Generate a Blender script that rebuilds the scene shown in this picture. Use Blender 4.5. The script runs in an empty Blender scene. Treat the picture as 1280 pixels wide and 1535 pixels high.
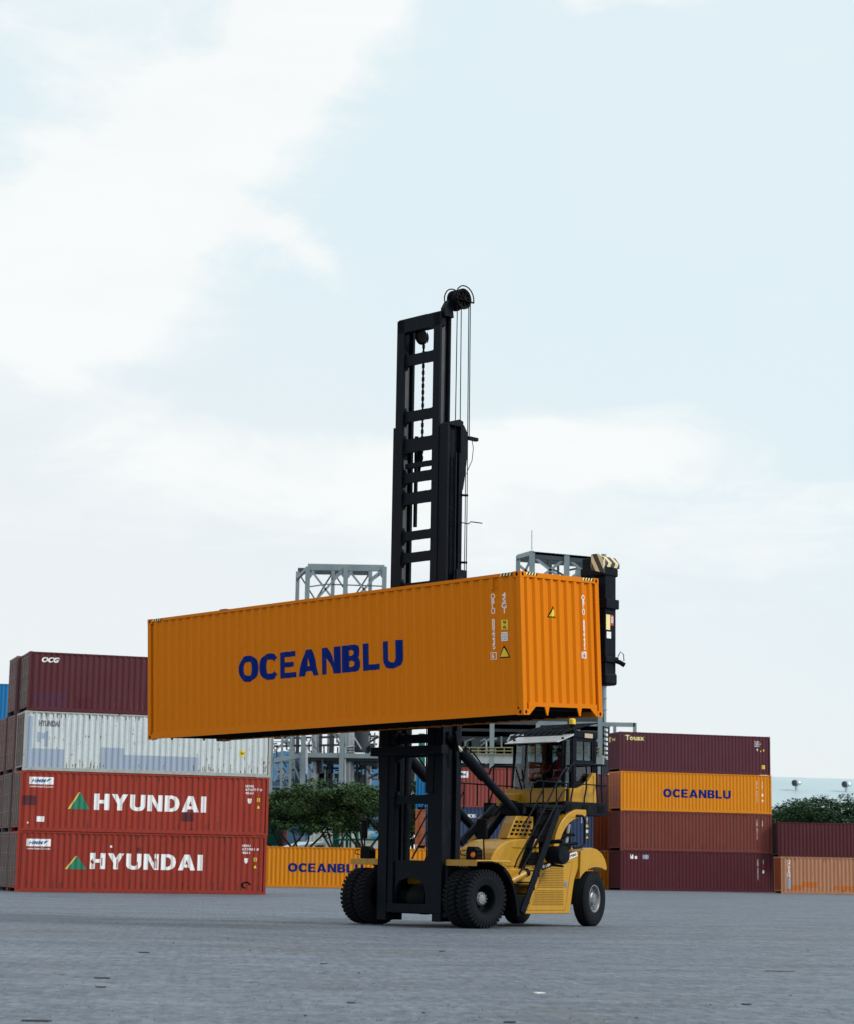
import bpy, bmesh, math, random
from mathutils import Vector, Matrix, Euler
from mathutils.geometry import tessellate_polygon
from math import sin, cos, pi, radians, atan2, sqrt
R = random.Random(7)
scene = bpy.context.scene
COL = scene.collection

# ------------------------------------------------------------------ camera
FPX, PITCH, ROLL, CH = 3171.4, 0.1675, 0.0165, 1.28
cp, sp, cr, sr = cos(PITCH), sin(PITCH), cos(ROLL), sin(ROLL)
FW = Vector((0, cp, sp)); _r = Vector((1, 0, 0)); _u = Vector((0, -sp, cp))
RT = cr*_r + sr*_u; UP = -sr*_r + cr*_u
cam_d = bpy.data.cameras.new('camera'); cam = bpy.data.objects.new('camera', cam_d); COL.objects.link(cam)
M = Matrix((RT, UP, -FW)).transposed().to_4x4(); M.translation = (0, 0, CH)
cam.matrix_world = M
cam_d.sensor_fit = 'HORIZONTAL'; cam_d.sensor_width = 36; cam_d.lens = FPX/1280*36
cam_d.clip_start = .5; cam_d.clip_end = 6000
cam_d.dof.use_dof = True; cam_d.dof.focus_distance = 46; cam_d.dof.aperture_fstop = 4.0
scene.camera = cam
def at(px, py, Y):
    """world point at depth Y seen at photo pixel px, py"""
    d = FW + RT*((px-640)/FPX) + UP*((767.5-py)/FPX)
    return Vector((0, 0, CH)) + d*(Y/d.y)

# ------------------------------------------------------------------ world and sun
SUN_AZ, SUN_EL = radians(72), radians(38)      # azimuth from +Y (view direction) towards +X (right)
world = bpy.data.worlds.new('World'); scene.world = world; world.use_nodes = True
nt = world.node_tree; nt.nodes.clear()
def wn(t, **k):
    n = nt.nodes.new(t)
    for a, b in k.items(): setattr(n, a, b)
    return n
def wm(op, a, b=None, c=None, clamp=False):
    n = nt.nodes.new('ShaderNodeMath'); n.operation = op; n.use_clamp = clamp
    for i, x in enumerate((a, b, c)):
        if x is None: continue
        if isinstance(x, (int, float)): n.inputs[i].default_value = x
        else: nt.links.new(x, n.inputs[i])
    return n.outputs[0]
def wmix(f, a, b):
    n = nt.nodes.new('ShaderNodeMix'); n.data_type = 'RGBA'
    for i, x in ((0, f), (6, a), (7, b)):
        if isinstance(x, (int, float)): n.inputs[i].default_value = x
        elif isinstance(x, tuple): n.inputs[i].default_value = x+(1,)
        else: nt.links.new(x, n.inputs[i])
    return n.outputs[2]
tc = wn('ShaderNodeTexCoord'); sepn = wn('ShaderNodeSeparateXYZ'); nt.links.new(tc.outputs['Generated'], sepn.inputs[0])
X, Y, Z = sepn.outputs
az = wm('ARCTAN2', X, Y); el = wm('ARCSINE', Z)
comb = wn('ShaderNodeCombineXYZ'); nt.links.new(az, comb.inputs[0]); nt.links.new(wm('MULTIPLY', el, 1.35), comb.inputs[1])
nz = wn('ShaderNodeTexNoise'); nz.inputs['Scale'].default_value = 9; nz.inputs['Detail'].default_value = 9; nz.inputs['Roughness'].default_value = .62
nt.links.new(comb.outputs[0], nz.inputs['Vector'])
nz2 = wn('ShaderNodeTexNoise'); nz2.inputs['Scale'].default_value = 5; nz2.inputs['Detail'].default_value = 6
mp = wn('ShaderNodeMapping'); mp.inputs['Location'].default_value = (3.3, 1.7, .4); nt.links.new(comb.outputs[0], mp.inputs[0]); nt.links.new(mp.outputs[0], nz2.inputs['Vector'])
warp = wm('SUBTRACT', nz.outputs['Fac'], .5); warp2 = wm('SUBTRACT', nz2.outputs['Fac'], .5)
waz = wm('MULTIPLY_ADD', warp, .12, az); wel = wm('MULTIPLY_ADD', warp2, .10, el)
def blob(px, py, sx, sy, rot=0, w=1.0):
    a0, e0 = (px-640)/FPX, (1303-py)/FPX; sx /= FPX; sy /= FPX
    dx = wm('SUBTRACT', waz, a0); dy = wm('SUBTRACT', wel, e0); c, s = cos(rot), sin(rot)
    u = wm('ADD', wm('MULTIPLY', dx, c/sx), wm('MULTIPLY', dy, s/sx))
    v = wm('ADD', wm('MULTIPLY', dx, -s/sy), wm('MULTIPLY', dy, c/sy))
    return wm('MULTIPLY', wm('POWER', 2.718, wm('MULTIPLY', wm('ADD', wm('MULTIPLY', u, u), wm('MULTIPLY', v, v)), -1)), w)
field = None
for b in ((455, 60, 150, 90, .3, 1.0), (330, 190, 220, 130, .6, 1.0), (150, 350, 230, 140, .5, 1.15), (60, 520, 190, 100, .2, 1.0), (410, 395, 120, 34, -.4, .7), (60, 60, 260, 160, .2, .45),
          (560, 685, 300, 62, .06, .95), (890, 655, 210, 46, .0, .95), (60, 650, 200, 70, 0, .35), (900, 5, 330, 26, 0, .8), (1060, 780, 520, 80, 0, .45), (350, 790, 520, 80, 0, .5)):
    o_ = blob(*b); field = o_ if field is None else wm('ADD', field, o_)
# the same kind of cloud over the rest of the sky
out_a = wm('MULTIPLY', wm('SUBTRACT', wm('ABSOLUTE', az), .24, clamp=True), 4, clamp=True)
out_e = wm('MULTIPLY', wm('SUBTRACT', el, .42, clamp=True), 4, clamp=True)
outer = wm('MAXIMUM', out_a, out_e)
field = wm('ADD', field, wm('MULTIPLY', outer, wm('MULTIPLY', nz2.outputs['Fac'], 1.1)))
field = wm('ADD', field, wm('MULTIPLY', warp, .85))
nz3 = wn('ShaderNodeTexNoise'); nz3.inputs['Scale'].default_value = 19; nz3.inputs['Detail'].default_value = 8; nz3.inputs['Roughness'].default_value = .6; nz3.inputs['Distortion'].default_value = .6
mp3 = wn('ShaderNodeMapping'); mp3.inputs['Rotation'].default_value = (0, 0, .5); mp3.inputs['Scale'].default_value = (.55, 1.3, 1); nt.links.new(comb.outputs[0], mp3.inputs[0]); nt.links.new(mp3.outputs[0], nz3.inputs['Vector'])
field = wm('ADD', field, wm('MULTIPLY', wm('SUBTRACT', nz3.outputs['Fac'], .5), 1.25))
cm = wn('ShaderNodeMapRange'); cm.interpolation_type = 'SMOOTHSTEP'; cm.inputs[1].default_value = .14; cm.inputs[2].default_value = .88; nt.links.new(field, cm.inputs[0])
lowf = wn('ShaderNodeMapRange'); lowf.inputs[1].default_value = .26; lowf.inputs[2].default_value = .10; nt.links.new(wm('ADD', el, wm('MULTIPLY', az, .35)), lowf.inputs[0])
grey = wmix(lowf.outputs[0], (.765, .905, .955), (.865, .915, .935))
grey2 = wmix(wm('MULTIPLY', wm('MULTIPLY', nz2.outputs['Fac'], nz2.outputs['Fac']), .6), grey, (.90, .94, .97))
ccol = wmix(cm.outputs[0], grey2, wmix(nz3.outputs['Fac'], (.93, .96, .965), (1.03, 1.05, 1.04)))
sky = wn('ShaderNodeTexSky'); sky.sky_type = 'NISHITA'; sky.sun_disc = False; sky.sun_elevation = SUN_EL; sky.sun_rotation = SUN_AZ
sky.dust_density = 2.0; sky.air_density = 1.0
bg1 = wn('ShaderNodeBackground'); bg1.inputs[1].default_value = .10; nt.links.new(sky.outputs[0], bg1.inputs[0])
bg2 = wn('ShaderNodeBackground'); bg2.inputs[1].default_value = 1.0; nt.links.new(ccol, bg2.inputs[0])
mx = wn('ShaderNodeMixShader'); mx.inputs[0].default_value = .94; nt.links.new(bg1.outputs[0], mx.inputs[1]); nt.links.new(bg2.outputs[0], mx.inputs[2])
wo = wn('ShaderNodeOutputWorld'); nt.links.new(mx.outputs[0], wo.inputs[0])
sd = bpy.data.lights.new('sun', 'SUN'); sd.energy = 2.4; sd.angle = radians(16); sd.color = (1, .955, .89)
sun = bpy.data.objects.new('sun', sd); COL.objects.link(sun)
sdir = Vector((sin(SUN_AZ)*cos(SUN_EL), cos(SUN_AZ)*cos(SUN_EL), sin(SUN_EL)))
SUNV = Vector((.86, -.32, .62)).normalized()
sun.rotation_euler = SUNV.to_track_quat('Z', 'Y').to_euler()
sky.sun_elevation = math.asin(SUNV.z); sky.sun_rotation = atan2(SUNV.x, SUNV.y)
vs = scene.view_settings; vs.view_transform = 'Standard'; vs.look = 'None'; vs.exposure = 0; vs.gamma = 1
try: vs.use_curve_mapping = False
except Exception: pass

# ------------------------------------------------------------------ helpers
def tag(o, label=None, cat=None, group=None, kind=None):
    if label: o['label'] = label
    if cat: o['category'] = cat
    if group: o['group'] = group
    if kind: o['kind'] = kind
    return o
def empty(name, loc=(0, 0, 0), rz=0, mat=None):
    o = bpy.data.objects.new(name, None); COL.objects.link(o); o.empty_display_size = .3
    if mat is not None: o.matrix_world = mat
    else: o.location = loc; o.rotation_euler = (0, 0, rz)
    return o
class MB:
    def __init__(s): s.v = []; s.f = []
    def add(s, vs, fs):
        n = len(s.v); s.v += [tuple(a) for a in vs]; s.f += [tuple(n+i for i in f) for f in fs]; return s
    def box(s, a, b):
        x0, y0, z0 = a; x1, y1, z1 = b
        return s.add([(x0,y0,z0),(x1,y0,z0),(x1,y1,z0),(x0,y1,z0),(x0,y0,z1),(x1,y0,z1),(x1,y1,z1),(x0,y1,z1)],
                     [(0,3,2,1),(4,5,6,7),(0,1,5,4),(1,2,6,5),(2,3,7,6),(3,0,4,7)])
    def beam(s, p, q, w, h=None, up=(0, 0, 1)):
        h = h or w; p = Vector(p); q = Vector(q); d = (q-p).normalized(); up = Vector(up)
        if abs(d.dot(up)) > .98: up = Vector((1, 0, 0))
        a = d.cross(up).normalized()*w/2; b = a.cross(d).normalized()*h/2
        vs = [p-a-b, p+a-b, p+a+b, p-a+b, q-a-b, q+a-b, q+a+b, q-a+b]
        return s.add(vs, [(0,1,2,3),(7,6,5,4),(0,4,5,1),(1,5,6,2),(2,6,7,3),(3,7,4,0)])
    def tube(s, pts, r, n=8, r2=None, cap=True):
        pts = [Vector(p) for p in pts]; rings = []
        prev = None
        for i, p in enumerate(pts):
            d = (pts[min(i+1, len(pts)-1)]-pts[max(i-1, 0)]).normalized()
            if prev is None:
                a = d.cross(Vector((0, 0, 1)));
                if a.length < .05: a = d.cross(Vector((1, 0, 0)))
            else: a = prev - d*prev.dot(d)
            a.normalize(); prev = a; b = d.cross(a)
            rr = r if r2 is None else r+(r2-r)*i/(len(pts)-1)
            rings.append([p+(a*cos(2*pi*k/n)+b*sin(2*pi*k/n))*rr for k in range(n)])
        vs = [v for g in rings for v in g]; fs = []
        for i in range(len(pts)-1):
            for k in range(n): fs.append((i*n+k, i*n+(k+1)%n, (i+1)*n+(k+1)%n, (i+1)*n+k))
        if cap: fs.append(tuple(range(n))[::-1]); fs.append(tuple((len(pts)-1)*n+k for k in range(n)))
        return s.add(vs, fs)
    def prism(s, poly, ax, a, b):
        """poly 2D extruded along axis ax from a to b. x: (y,z)  y: (x,z)  z: (x,y)"""
        def mk(p, t): return {'x': (t, p[0], p[1]), 'y': (p[0], t, p[1]), 'z': (p[0], p[1], t)}[ax]
        n = len(poly); vs = [mk(p, a) for p in poly]+[mk(p, b) for p in poly]
        tri = tessellate_polygon([[Vector((p[0], p[1], 0)) for p in poly]])
        fs = [t for t in tri]+[tuple(i+n for i in t[::-1]) for t in tri]
        fs += [(i, (i+1) % n, (i+1) % n+n, i+n) for i in range(n)]
        return s.add(vs, fs)
    def strip(s, pts, ax, a, b, th):
        """thick strip following 2D pts; extruded along ax; thickness th to the left of travel"""
        pts = [Vector(p) for p in pts]; off = []
        for i, p in enumerate(pts):
            d = (pts[min(i+1, len(pts)-1)]-pts[max(i-1, 0)]).normalized(); off.append(p+Vector((-d.y, d.x))*th)
        for i in range(len(pts)-1): s.prism([pts[i], pts[i+1], off[i+1], off[i]], ax, a, b)
        return s
    def lathe(s, prof, c, ax='x', n=32, ang0=0, ang1=2*pi):
        """prof list of (t along axis, r)"""
        full = abs(ang1-ang0-2*pi) < 1e-6; m = n if full else n+1; vs = []
        for k in range(m):
            t = ang0+(ang1-ang0)*k/n; C_, S_ = cos(t), sin(t)
            for (x, r) in prof:
                if ax == 'x': vs.append((c[0]+x, c[1]+r*C_, c[2]+r*S_))
                elif ax == 'y': vs.append((c[0]+r*C_, c[1]+x, c[2]+r*S_))
                else: vs.append((c[0]+r*C_, c[1]+r*S_, c[2]+x))
        L_ = len(prof); fs = []
        for k in range(n):
            k2 = (k+1) % m
            for i in range(L_-1): fs.append((k*L_+i, k*L_+i+1, k2*L_+i+1, k2*L_+i))
        return s.add(vs, fs)
    def mesh(s, name):
        me = bpy.data.meshes.new(name); me.from_pydata(s.v, [], s.f); me.validate()
        bm = bmesh.new(); bm.from_mesh(me); bmesh.ops.recalc_face_normals(bm, faces=bm.faces); bm.to_mesh(me); bm.free()
        return me
    def build(s, name, mat, parent=None, smooth=False, bevel=0, label=None, seg=2):
        me = s.mesh(name); me.materials.append(mat)
        o = bpy.data.objects.new(name, me); COL.objects.link(o)
        if parent is not None: o.parent = parent
        if smooth:
            me.polygons.foreach_set('use_smooth', [True]*len(me.polygons))
            e = o.modifiers.new('es', 'EDGE_SPLIT'); e.split_angle = radians(38)
        if bevel:
            b = o.modifiers.new('bv', 'BEVEL'); b.width = bevel; b.segments = seg; b.limit_method = 'ANGLE'; b.angle_limit = radians(35)
        if label: o['label'] = label
        return o
def place(name, me, mat, parent, loc=(0, 0, 0), rot=None):
    """object sharing mesh data with its material on the object"""
    if not me.materials: me.materials.append(mat)
    o = bpy.data.objects.new(name, me); COL.objects.link(o); o.parent = parent; o.location = loc
    if rot: o.rotation_euler = rot
    o.material_slots[0].link = 'OBJECT'; o.material_slots[0].material = mat
    return o

# ------------------------------------------------------------------ materials
def newmat(name):
    m = bpy.data.materials.new(name); m.use_nodes = True; n = m.node_tree; b = n.nodes['Principled BSDF']; return m, n, b
def N(n, t, **k):
    x = n.nodes.new(t)
    for a, b in k.items(): setattr(x, a, b)
    return x
def noise(n, vec, scale, detail=4, rough=.55, mul=(1, 1, 1), loc=(0, 0, 0)):
    mp = N(n, 'ShaderNodeMapping'); mp.inputs['Scale'].default_value = mul; mp.inputs['Location'].default_value = loc
    n.links.new(vec, mp.inputs[0]); t = N(n, 'ShaderNodeTexNoise'); t.inputs['Scale'].default_value = scale
    t.inputs['Detail'].default_value = detail; t.inputs['Roughness'].default_value = rough; n.links.new(mp.outputs[0], t.inputs['Vector']); return t.outputs['Fac']
def ramp(n, f, lo, hi, a=0., b=1.):
    r = N(n, 'ShaderNodeMapRange'); r.inputs[1].default_value = lo; r.inputs[2].default_value = hi; r.inputs[3].default_value = a; r.inputs[4].default_value = b
    n.links.new(f, r.inputs[0]); return r.outputs[0]
def mix(n, f, a, b, bt='MIX'):
    m = N(n, 'ShaderNodeMix', data_type='RGBA', blend_type=bt)
    for i, x in ((0, f), (6, a), (7, b)):
        if isinstance(x, (int, float)): m.inputs[i].default_value = x
        elif isinstance(x, tuple): m.inputs[i].default_value = tuple(x[:3])+(1,)
        else: n.links.new(x, m.inputs[i])
    return m.outputs[2]
def mul(n, a, b):
    m = N(n, 'ShaderNodeMath', operation='MULTIPLY')
    for i, x in enumerate((a, b)):
        if isinstance(x, (int, float)): m.inputs[i].default_value = x
        else: n.links.new(x, m.inputs[i])
    return m.outputs[0]
def bump(n, b, h, st, dist=.01):
    k = N(n, 'ShaderNodeBump'); k.inputs['Strength'].default_value = st; k.inputs['Distance'].default_value = dist; n.links.new(h, k.inputs['Height']); n.links.new(k.outputs[0], b.inputs['Normal'])
def paint(name, col, dirt=.25, rust=.1, rough=.5, fade=.12, seed=0, spec=.16, rustcol=(.10, .035, .015)):
    m, n, b = newmat(name); tcn = N(n, 'ShaderNodeTexCoord'); v = tcn.outputs['Object']; L = (seed*3.1, seed*7.7, seed*1.9)
    big = noise(n, v, .9, 3, .5, (1, 1, 1), L); streak = noise(n, v, 6, 5, .6, (1.2, 1.2, .09), L); fine = noise(n, v, 9, 6, .65, (1, 1, 1), L)
    lum = tuple(min(1, c*.75+.22*(sum(col)/3)+min(.02, c)) for c in col)
    c = mix(n, ramp(n, big, .35, .75, 0, fade), tuple(col), lum)
    c = mix(n, mul(n, ramp(n, streak, .48, .78, 0, 1), dirt), c, tuple(x*.30+.012 for x in col))
    c = mix(n, mul(n, ramp(n, fine, .5, .8, 0, 1), dirt*.7), c, (.06, .05, .045))
    if rust:
        sp_ = noise(n, v, 3.2, 9, .72, (1, 1, .45), L); th = .74-rust*.22
        c = mix(n, ramp(n, sp_, th, th+.03, 0, 1), c, rustcol)
        rs = noise(n, v, 2.2, 8, .75, (3.5, 3.5, .35), tuple(x+4 for x in L)); c = mix(n, mul(n, ramp(n, rs, .76-rust*.22, .85-rust*.15, 0, 1), .8), c, (.16, .065, .03))
    n.links.new(c, b.inputs['Base Color'])
    n.links.new(ramp(n, fine, .3, .7, rough-.08, rough+.14), b.inputs['Roughness']); b.inputs['Specular IOR Level'].default_value = spec
    bump(n, b, fine, .08, .004)
    return m
def plain(name, col, rough=.6, metal=0., var=.25, scale=4, spec=.4):
    m, n, b = newmat(name); v = N(n, 'ShaderNodeTexCoord').outputs['Object']; f = noise(n, v, scale, 5, .6)
    n.links.new(mix(n, ramp(n, f, .3, .75, 0, var), tuple(col), tuple(x*.35+.01 for x in col)), b.inputs['Base Color'])
    b.inputs['Roughness'].default_value = rough; b.inputs['Metallic'].default_value = metal; b.inputs['Specular IOR Level'].default_value = spec
    return m
ORANGE = (.63, .176, .0012)
m_orange = paint('fresh_orange_paint', ORANGE, .05, 0, .45, .0, 1, .08)
m_orange_old = paint('yard_orange_paint', (.62, .215, .004), .18, .05, .5, .12, 2)
m_orange_rail = paint('weathered_orange_paint', (.62, .17, .02), .3, .2, .5, .2, 3)
m_maroon = paint('maroon_paint', (.085, .020, .027), .3, .10, .55, .22, 4)
m_plum = paint('plum_paint', (.085, .022, .036), .2, .03, .5, .2, 5)
m_brown = paint('brown_red_paint', (.155, .038, .030), .3, .07, .55, .25, 6)
m_dark_plum = paint('dark_plum_paint', (.075, .014, .022), .25, .08, .5, .2, 7)
m_red = paint('signal_red_paint', (.285, .034, .020), .45, .12, .5, .15, 8)
m_red2 = paint('worn_red_paint', (.262, .031, .019), .55, .18, .5, .15, 9)
m_white = paint('rusty_white_paint', (.52, .585, .60), .40, .46, .55, .1, 10, rustcol=(.17, .08, .04))
m_patch = paint('blue_grey_touch_up', (.30, .37, .47), .12, .06, .55, .1, 11)
m_navy = paint('navy_paint', (.030, .052, .115), .2, .05, .5, .2, 12)
m_redbrown = paint('dusty_red_paint', (.24, .052, .045), .3, .06, .6, .25, 13)
m_blue = paint('sky_blue_paint', (.012, .165, .40), .15, .03, .5, .12, 14)
m_blue2 = paint('ocean_blue_paint', (.012, .11, .32), .25, .05, .5, .15, 15)
m_rustbrown = paint('rust_brown_paint', (.23, .052, .018), .35, .15, .6, .2, 16)
m_pale = paint('faded_salmon_paint', (.43, .205, .115), .3, .28, .6, .2, 17, rustcol=(.45, .14, .02))
m_grey = paint('grey_brown_paint', (.12, .105, .11), .45, .25, .6, .2, 18)
m_mauve = paint('mauve_paint', (.17, .085, .095), .4, .2, .6, .2, 19)
m_greyblue = paint('grey_blue_paint', (.17, .24, .30), .3, .1, .6, .2, 20)
m_dirtyred = paint('dirty_red_brown_paint', (.46, .130, .05), .4, .25, .6, .3, 21)
m_yellow = paint('machine_yellow_paint', (.46, .245, .013), .30, 0, .34, .05, 22, .45)
m_black = paint('black_mast_paint', (.0030, .0062, .0115), .3, 0, .52, .10, 23, .09)
m_black2 = plain('matt_black', (.003, .0038, .0055), .6, spec=.06)
m_rubber = plain('tyre_rubber', (.0105, .013, .017), .85, 0, .5, 6, .06)
m_under = plain('container_underside', (.006, .006, .007), .9, 0, .3, 3, .05)
m_chrome = plain('cylinder_chrome', (.7, .7, .7), .15, 1, .1)
m_rim = plain('silver_rim', (.30, .32, .35), .42, .55, .8, 9)
m_blueink = plain('dark_blue_lettering', (.001, .018, .17), .6, 0, .1, spec=.05)
m_whiteink = plain('white_lettering', (.80, .81, .82), .5, 0, .12, 6)
m_greyink = plain('faded_lettering', (.14, .15, .17), .6, 0, .5, 9)
m_yellowink = plain('cream_yellow_lettering', (.78, .68, .30), .5, 0, .1)
m_sticker = plain('yellow_sticker', (.75, .55, .03), .5, 0, .1)
m_green = plain('logo_green', (.008, .19, .11), .5, 0, .2)
m_logoyellow = plain('logo_gold', (.75, .50, .10), .5, 0, .2)
m_hmmblue = plain('label_blue', (.01, .11, .33), .5, 0, .1)
m_redink = plain('red_label', (.5, .03, .03), .5, 0, .1)
m_steel = plain('galvanised_steel', (.23, .295, .32), .5, .15, .5, .6)
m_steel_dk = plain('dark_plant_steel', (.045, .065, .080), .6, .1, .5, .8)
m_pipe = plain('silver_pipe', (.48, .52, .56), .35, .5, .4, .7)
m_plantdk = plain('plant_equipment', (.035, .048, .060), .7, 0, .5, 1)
m_rail = plain('yellow_handrail', (.24, .23, .10), .6, 0, .2)
m_conc = plain('pale_concrete_deck', (.34, .38, .39), .8, 0, .3, .5)
m_bldblue = plain('blue_sheet_wall', (.075, .23, .42), .5, 0, .3, .15)
m_bldblue2 = plain('dark_blue_sheet_wall', (.035, .095, .165), .5, 0, .3, .15)
m_roof = plain('pale_sheet_roof', (.43, .55, .60), .5, 0, .25, .05)
m_cream = plain('cream_sheet', (.48, .51, .47), .6, 0, .25, .3)
m_greenpipe = plain('green_pipe', (.008, .15, .10), .4, 0, .3, 2)
m_tank = plain('green_tank', (.012, .17, .11), .4, 0, .4, .5)
m_pinkish = plain('tank_end_red', (.35, .10, .10), .5, 0, .3, 1)
m_bark = plain('bark', (.035, .03, .025), .9, 0, .5, 3)
m_lampor = plain('orange_indicator', (.75, .18, .01), .3)
m_beacon = plain('yellow_beacon', (.85, .60, .03), .3)
m_shirt = plain('dark_red_shirt', (.16, .03, .035), .9, 0, .3, 8)
m_skin = plain('skin', (.22, .11, .07), .6)
m_hair = plain('dark_hair', (.01, .009, .008), .7)
m_seat = plain('seat_cloth', (.02, .022, .028), .9)
m_visor = plain('pale_cab_roof', (.50, .54, .56), .35, 0, .35, 3)
def glassmat(name, tint, rough=.03, f=.28):
    m, n, b = newmat(name); n.nodes.remove(b); out = n.nodes['Material Output']
    t = N(n, 'ShaderNodeBsdfTransparent'); t.inputs[0].default_value = tint+(1,); g = N(n, 'ShaderNodeBsdfGlossy'); g.inputs['Roughness'].default_value = rough; g.inputs[0].default_value = (.9, .95, 1, 1)
    fr = N(n, 'ShaderNodeLayerWeight'); fr.inputs[0].default_value = .25; r = ramp(n, fr.outputs['Facing'], .1, 1, .03, f*2)
    x = N(n, 'ShaderNodeMixShader'); n.links.new(r, x.inputs[0]); n.links.new(t.outputs[0], x.inputs[1]); n.links.new(g.outputs[0], x.inputs[2]); n.links.new(x.outputs[0], out.inputs[0]); return m
m_glass = glassmat('cab_glass', (.60, .70, .73), f=.16)
m_dglass = glassmat('tinted_cab_glass', (.30, .37, .40))
def leafmat(name, c1, c2):
    m, n, b = newmat(name); g = N(n, 'ShaderNodeNewGeometry'); v = N(n, 'ShaderNodeTexCoord').outputs['Object']
    f = noise(n, v, .35, 3); c = mix(n, g.outputs['Random Per Island'], c1, c2); c = mix(n, ramp(n, f, .35, .7, 0, .5), c, tuple(x*.5 for x in c1))
    n.links.new(c, b.inputs['Base Color']); b.inputs['Roughness'].default_value = .7; b.inputs['Specular IOR Level'].default_value = .2
    return m
m_leaf = leafmat('acacia_leaves', (.016, .055, .018), (.075, .130, .036))
m_leaf2 = leafmat('far_tree_leaves', (.014, .050, .022), (.050, .105, .040))
def hazardmat():
    m, n, b = newmat('hazard_stripes'); v = N(n, 'ShaderNodeTexCoord').outputs['Object']; s = N(n, 'ShaderNodeSeparateXYZ'); n.links.new(v, s.inputs[0])
    a = N(n, 'ShaderNodeMath', operation='ADD'); n.links.new(s.outputs[0], a.inputs[0]); n.links.new(mul(n, s.outputs[2], .55), a.inputs[1])
    a1 = N(n, 'ShaderNodeMath', operation='ADD'); n.links.new(a.outputs[0], a1.inputs[0]); n.links.new(mul(n, s.outputs[1], -1), a1.inputs[1])
    w = N(n, 'ShaderNodeMath', operation='FRACT'); n.links.new(mul(n, a1.outputs[0], 4.4), w.inputs[0])
    g = N(n, 'ShaderNodeMath', operation='GREATER_THAN'); n.links.new(w.outputs[0], g.inputs[0]); g.inputs[1].default_value = .55
    n.links.new(mix(n, g.outputs[0], (.015, .016, .02), (.62, .54, .30)), b.inputs['Base Color']); b.inputs['Roughness'].default_value = .5; return m
m_hazard = hazardmat()

# ------------------------------------------------------------------ ground
def ground():
    m, n, b = newmat('block_paving'); v = N(n, 'ShaderNodeTexCoord').outputs['Object']
    mp = N(n, 'ShaderNodeMapping'); mp.inputs['Rotation'].default_value = (0, 0, radians(38)); n.links.new(v, mp.inputs[0])
    wob = noise(n, v, .35, 2); 
    br = N(n, 'ShaderNodeTexBrick'); br.inputs['Scale'].default_value = 1; br.inputs['Brick Width'].default_value = .22; br.inputs['Row Height'].default_value = .115
    br.inputs['Mortar Size'].default_value = .008; br.inputs['Mortar Smooth'].default_value = .4; br.inputs['Bias'].default_value = 0
    br.inputs['Color1'].default_value = (.088, .110, .132, 1); br.inputs['Color2'].default_value = (.178, .204, .230, 1); br.inputs['Mortar'].default_value = (.085, .100, .112, 1)
    n.links.new(mp.outputs[0], br.inputs['Vector'])
    big = noise(n, v, .10, 5, .6); med = noise(n, v, .9, 6, .65); fine = noise(n, v, 14, 5, .7); dust = noise(n, v, .22, 6, .62, (1, .7, 1), (5, 2, 0))
    wide = noise(n, v, .035, 4, .6, (1, .6, 1), (9, 4, 0)); streak = noise(n, v, .55, 6, .7, (.5, 1, 1), (2, 8, 0)); speck = noise(n, v, 4.5, 8, .82, (1, .38, 1)); speck2 = noise(n, v, 9, 5, .8, (1, .25, 1), (3, 3, 3))
    c = mix(n, ramp(n, big, .38, .66, 0, .55), br.outputs['Color'], (.088, .106, .124))
    c = mix(n, ramp(n, wide, .42, .62, 0, .35), c, (.165, .190, .212))
    c = mix(n, ramp(n, streak, .53, .66, 0, .85), c, (.185, .208, .228))
    c = mix(n, ramp(n, streak, .47, .32, 0, .8), c, (.066, .078, .090))
    c = mix(n, ramp(n, med, .54, .72, 0, .4), c, (.17, .19, .21))
    c = mix(n, ramp(n, dust, .55, .70, 0, .65), c, (.120, .108, .088))
    c = mix(n, ramp(n, speck, .51, .62, 0, .75), c, (.060, .068, .075)); c = mix(n, ramp(n, speck2, .55, .66, 0, .85), c, (.045, .05, .055)); c = mix(n, ramp(n, speck2, .44, .33, 0, .75), c, (.25, .27, .285)); c = mix(n, ramp(n, speck, .38, .28, 0, .45), c, (.20, .22, .235))
    c = mix(n, ramp(n, fine, .62, .76, 0, .6), c, (.045, .05, .055))
    c = mix(n, 1.0, c, (.95, 1.01, 1.12), 'MULTIPLY')
    n.links.new(c, b.inputs['Base Color']); n.links.new(ramp(n, med, .3, .7, .62, .85), b.inputs['Roughness']); b.inputs['Specular IOR Level'].default_value = .35
    h = N(n, 'ShaderNodeMath', operation='ADD'); n.links.new(mul(n, br.outputs['Fac'], -1), h.inputs[0]); n.links.new(mul(n, med, 1.2), h.inputs[1]); bump(n, b, h.outputs[0], .8, .03)
    g = MB(); g.add([(-900, -60, 0), (900, -60, 0), (900, 2500, 0), (-900, 2500, 0)], [(0, 1, 2, 3)])
    tag(g.build('ground', m), 'block paved container yard ground in worn blue grey', kind='structure')
ground()

# ------------------------------------------------------------------ lettering
def sup(cx, cy, rx, ry, a0=0, a1=360, n=28, e=2.35):
    pts = []
    for i in range(n+1 if a1-a0 != 360 else n):
        t = radians(a0+(a1-a0)*i/n); c, s = cos(t), sin(t)
        pts.append((cx+rx*math.copysign(abs(c)**(2/e), c), cy+ry*math.copysign(abs(s)**(2/e), s)))
    return pts
G = {}
G['O'] = (.88, [sup(.44, .5, .44, .51), sup(.44, .5, .19, .27)])
G['C'] = (.80, [sup(.44, .5, .44, .51, 34, 326)+sup(.46, .5, .20, .27, 36, 324)[::-1]])
G['E'] = (.72, [[(0,0),(0,1),(.70,1),(.70,.80),(.25,.80),(.25,.60),(.65,.60),(.65,.41),(.25,.41),(.25,.20),(.72,.20),(.72,0)]])
G['A'] = (.92, [[(0,0),(.32,1),(.60,1),(.92,0),(.65,0),(.60,.18),(.32,.18),(.27,0)], [(.375,.37),(.545,.37),(.46,.70)]])
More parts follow.
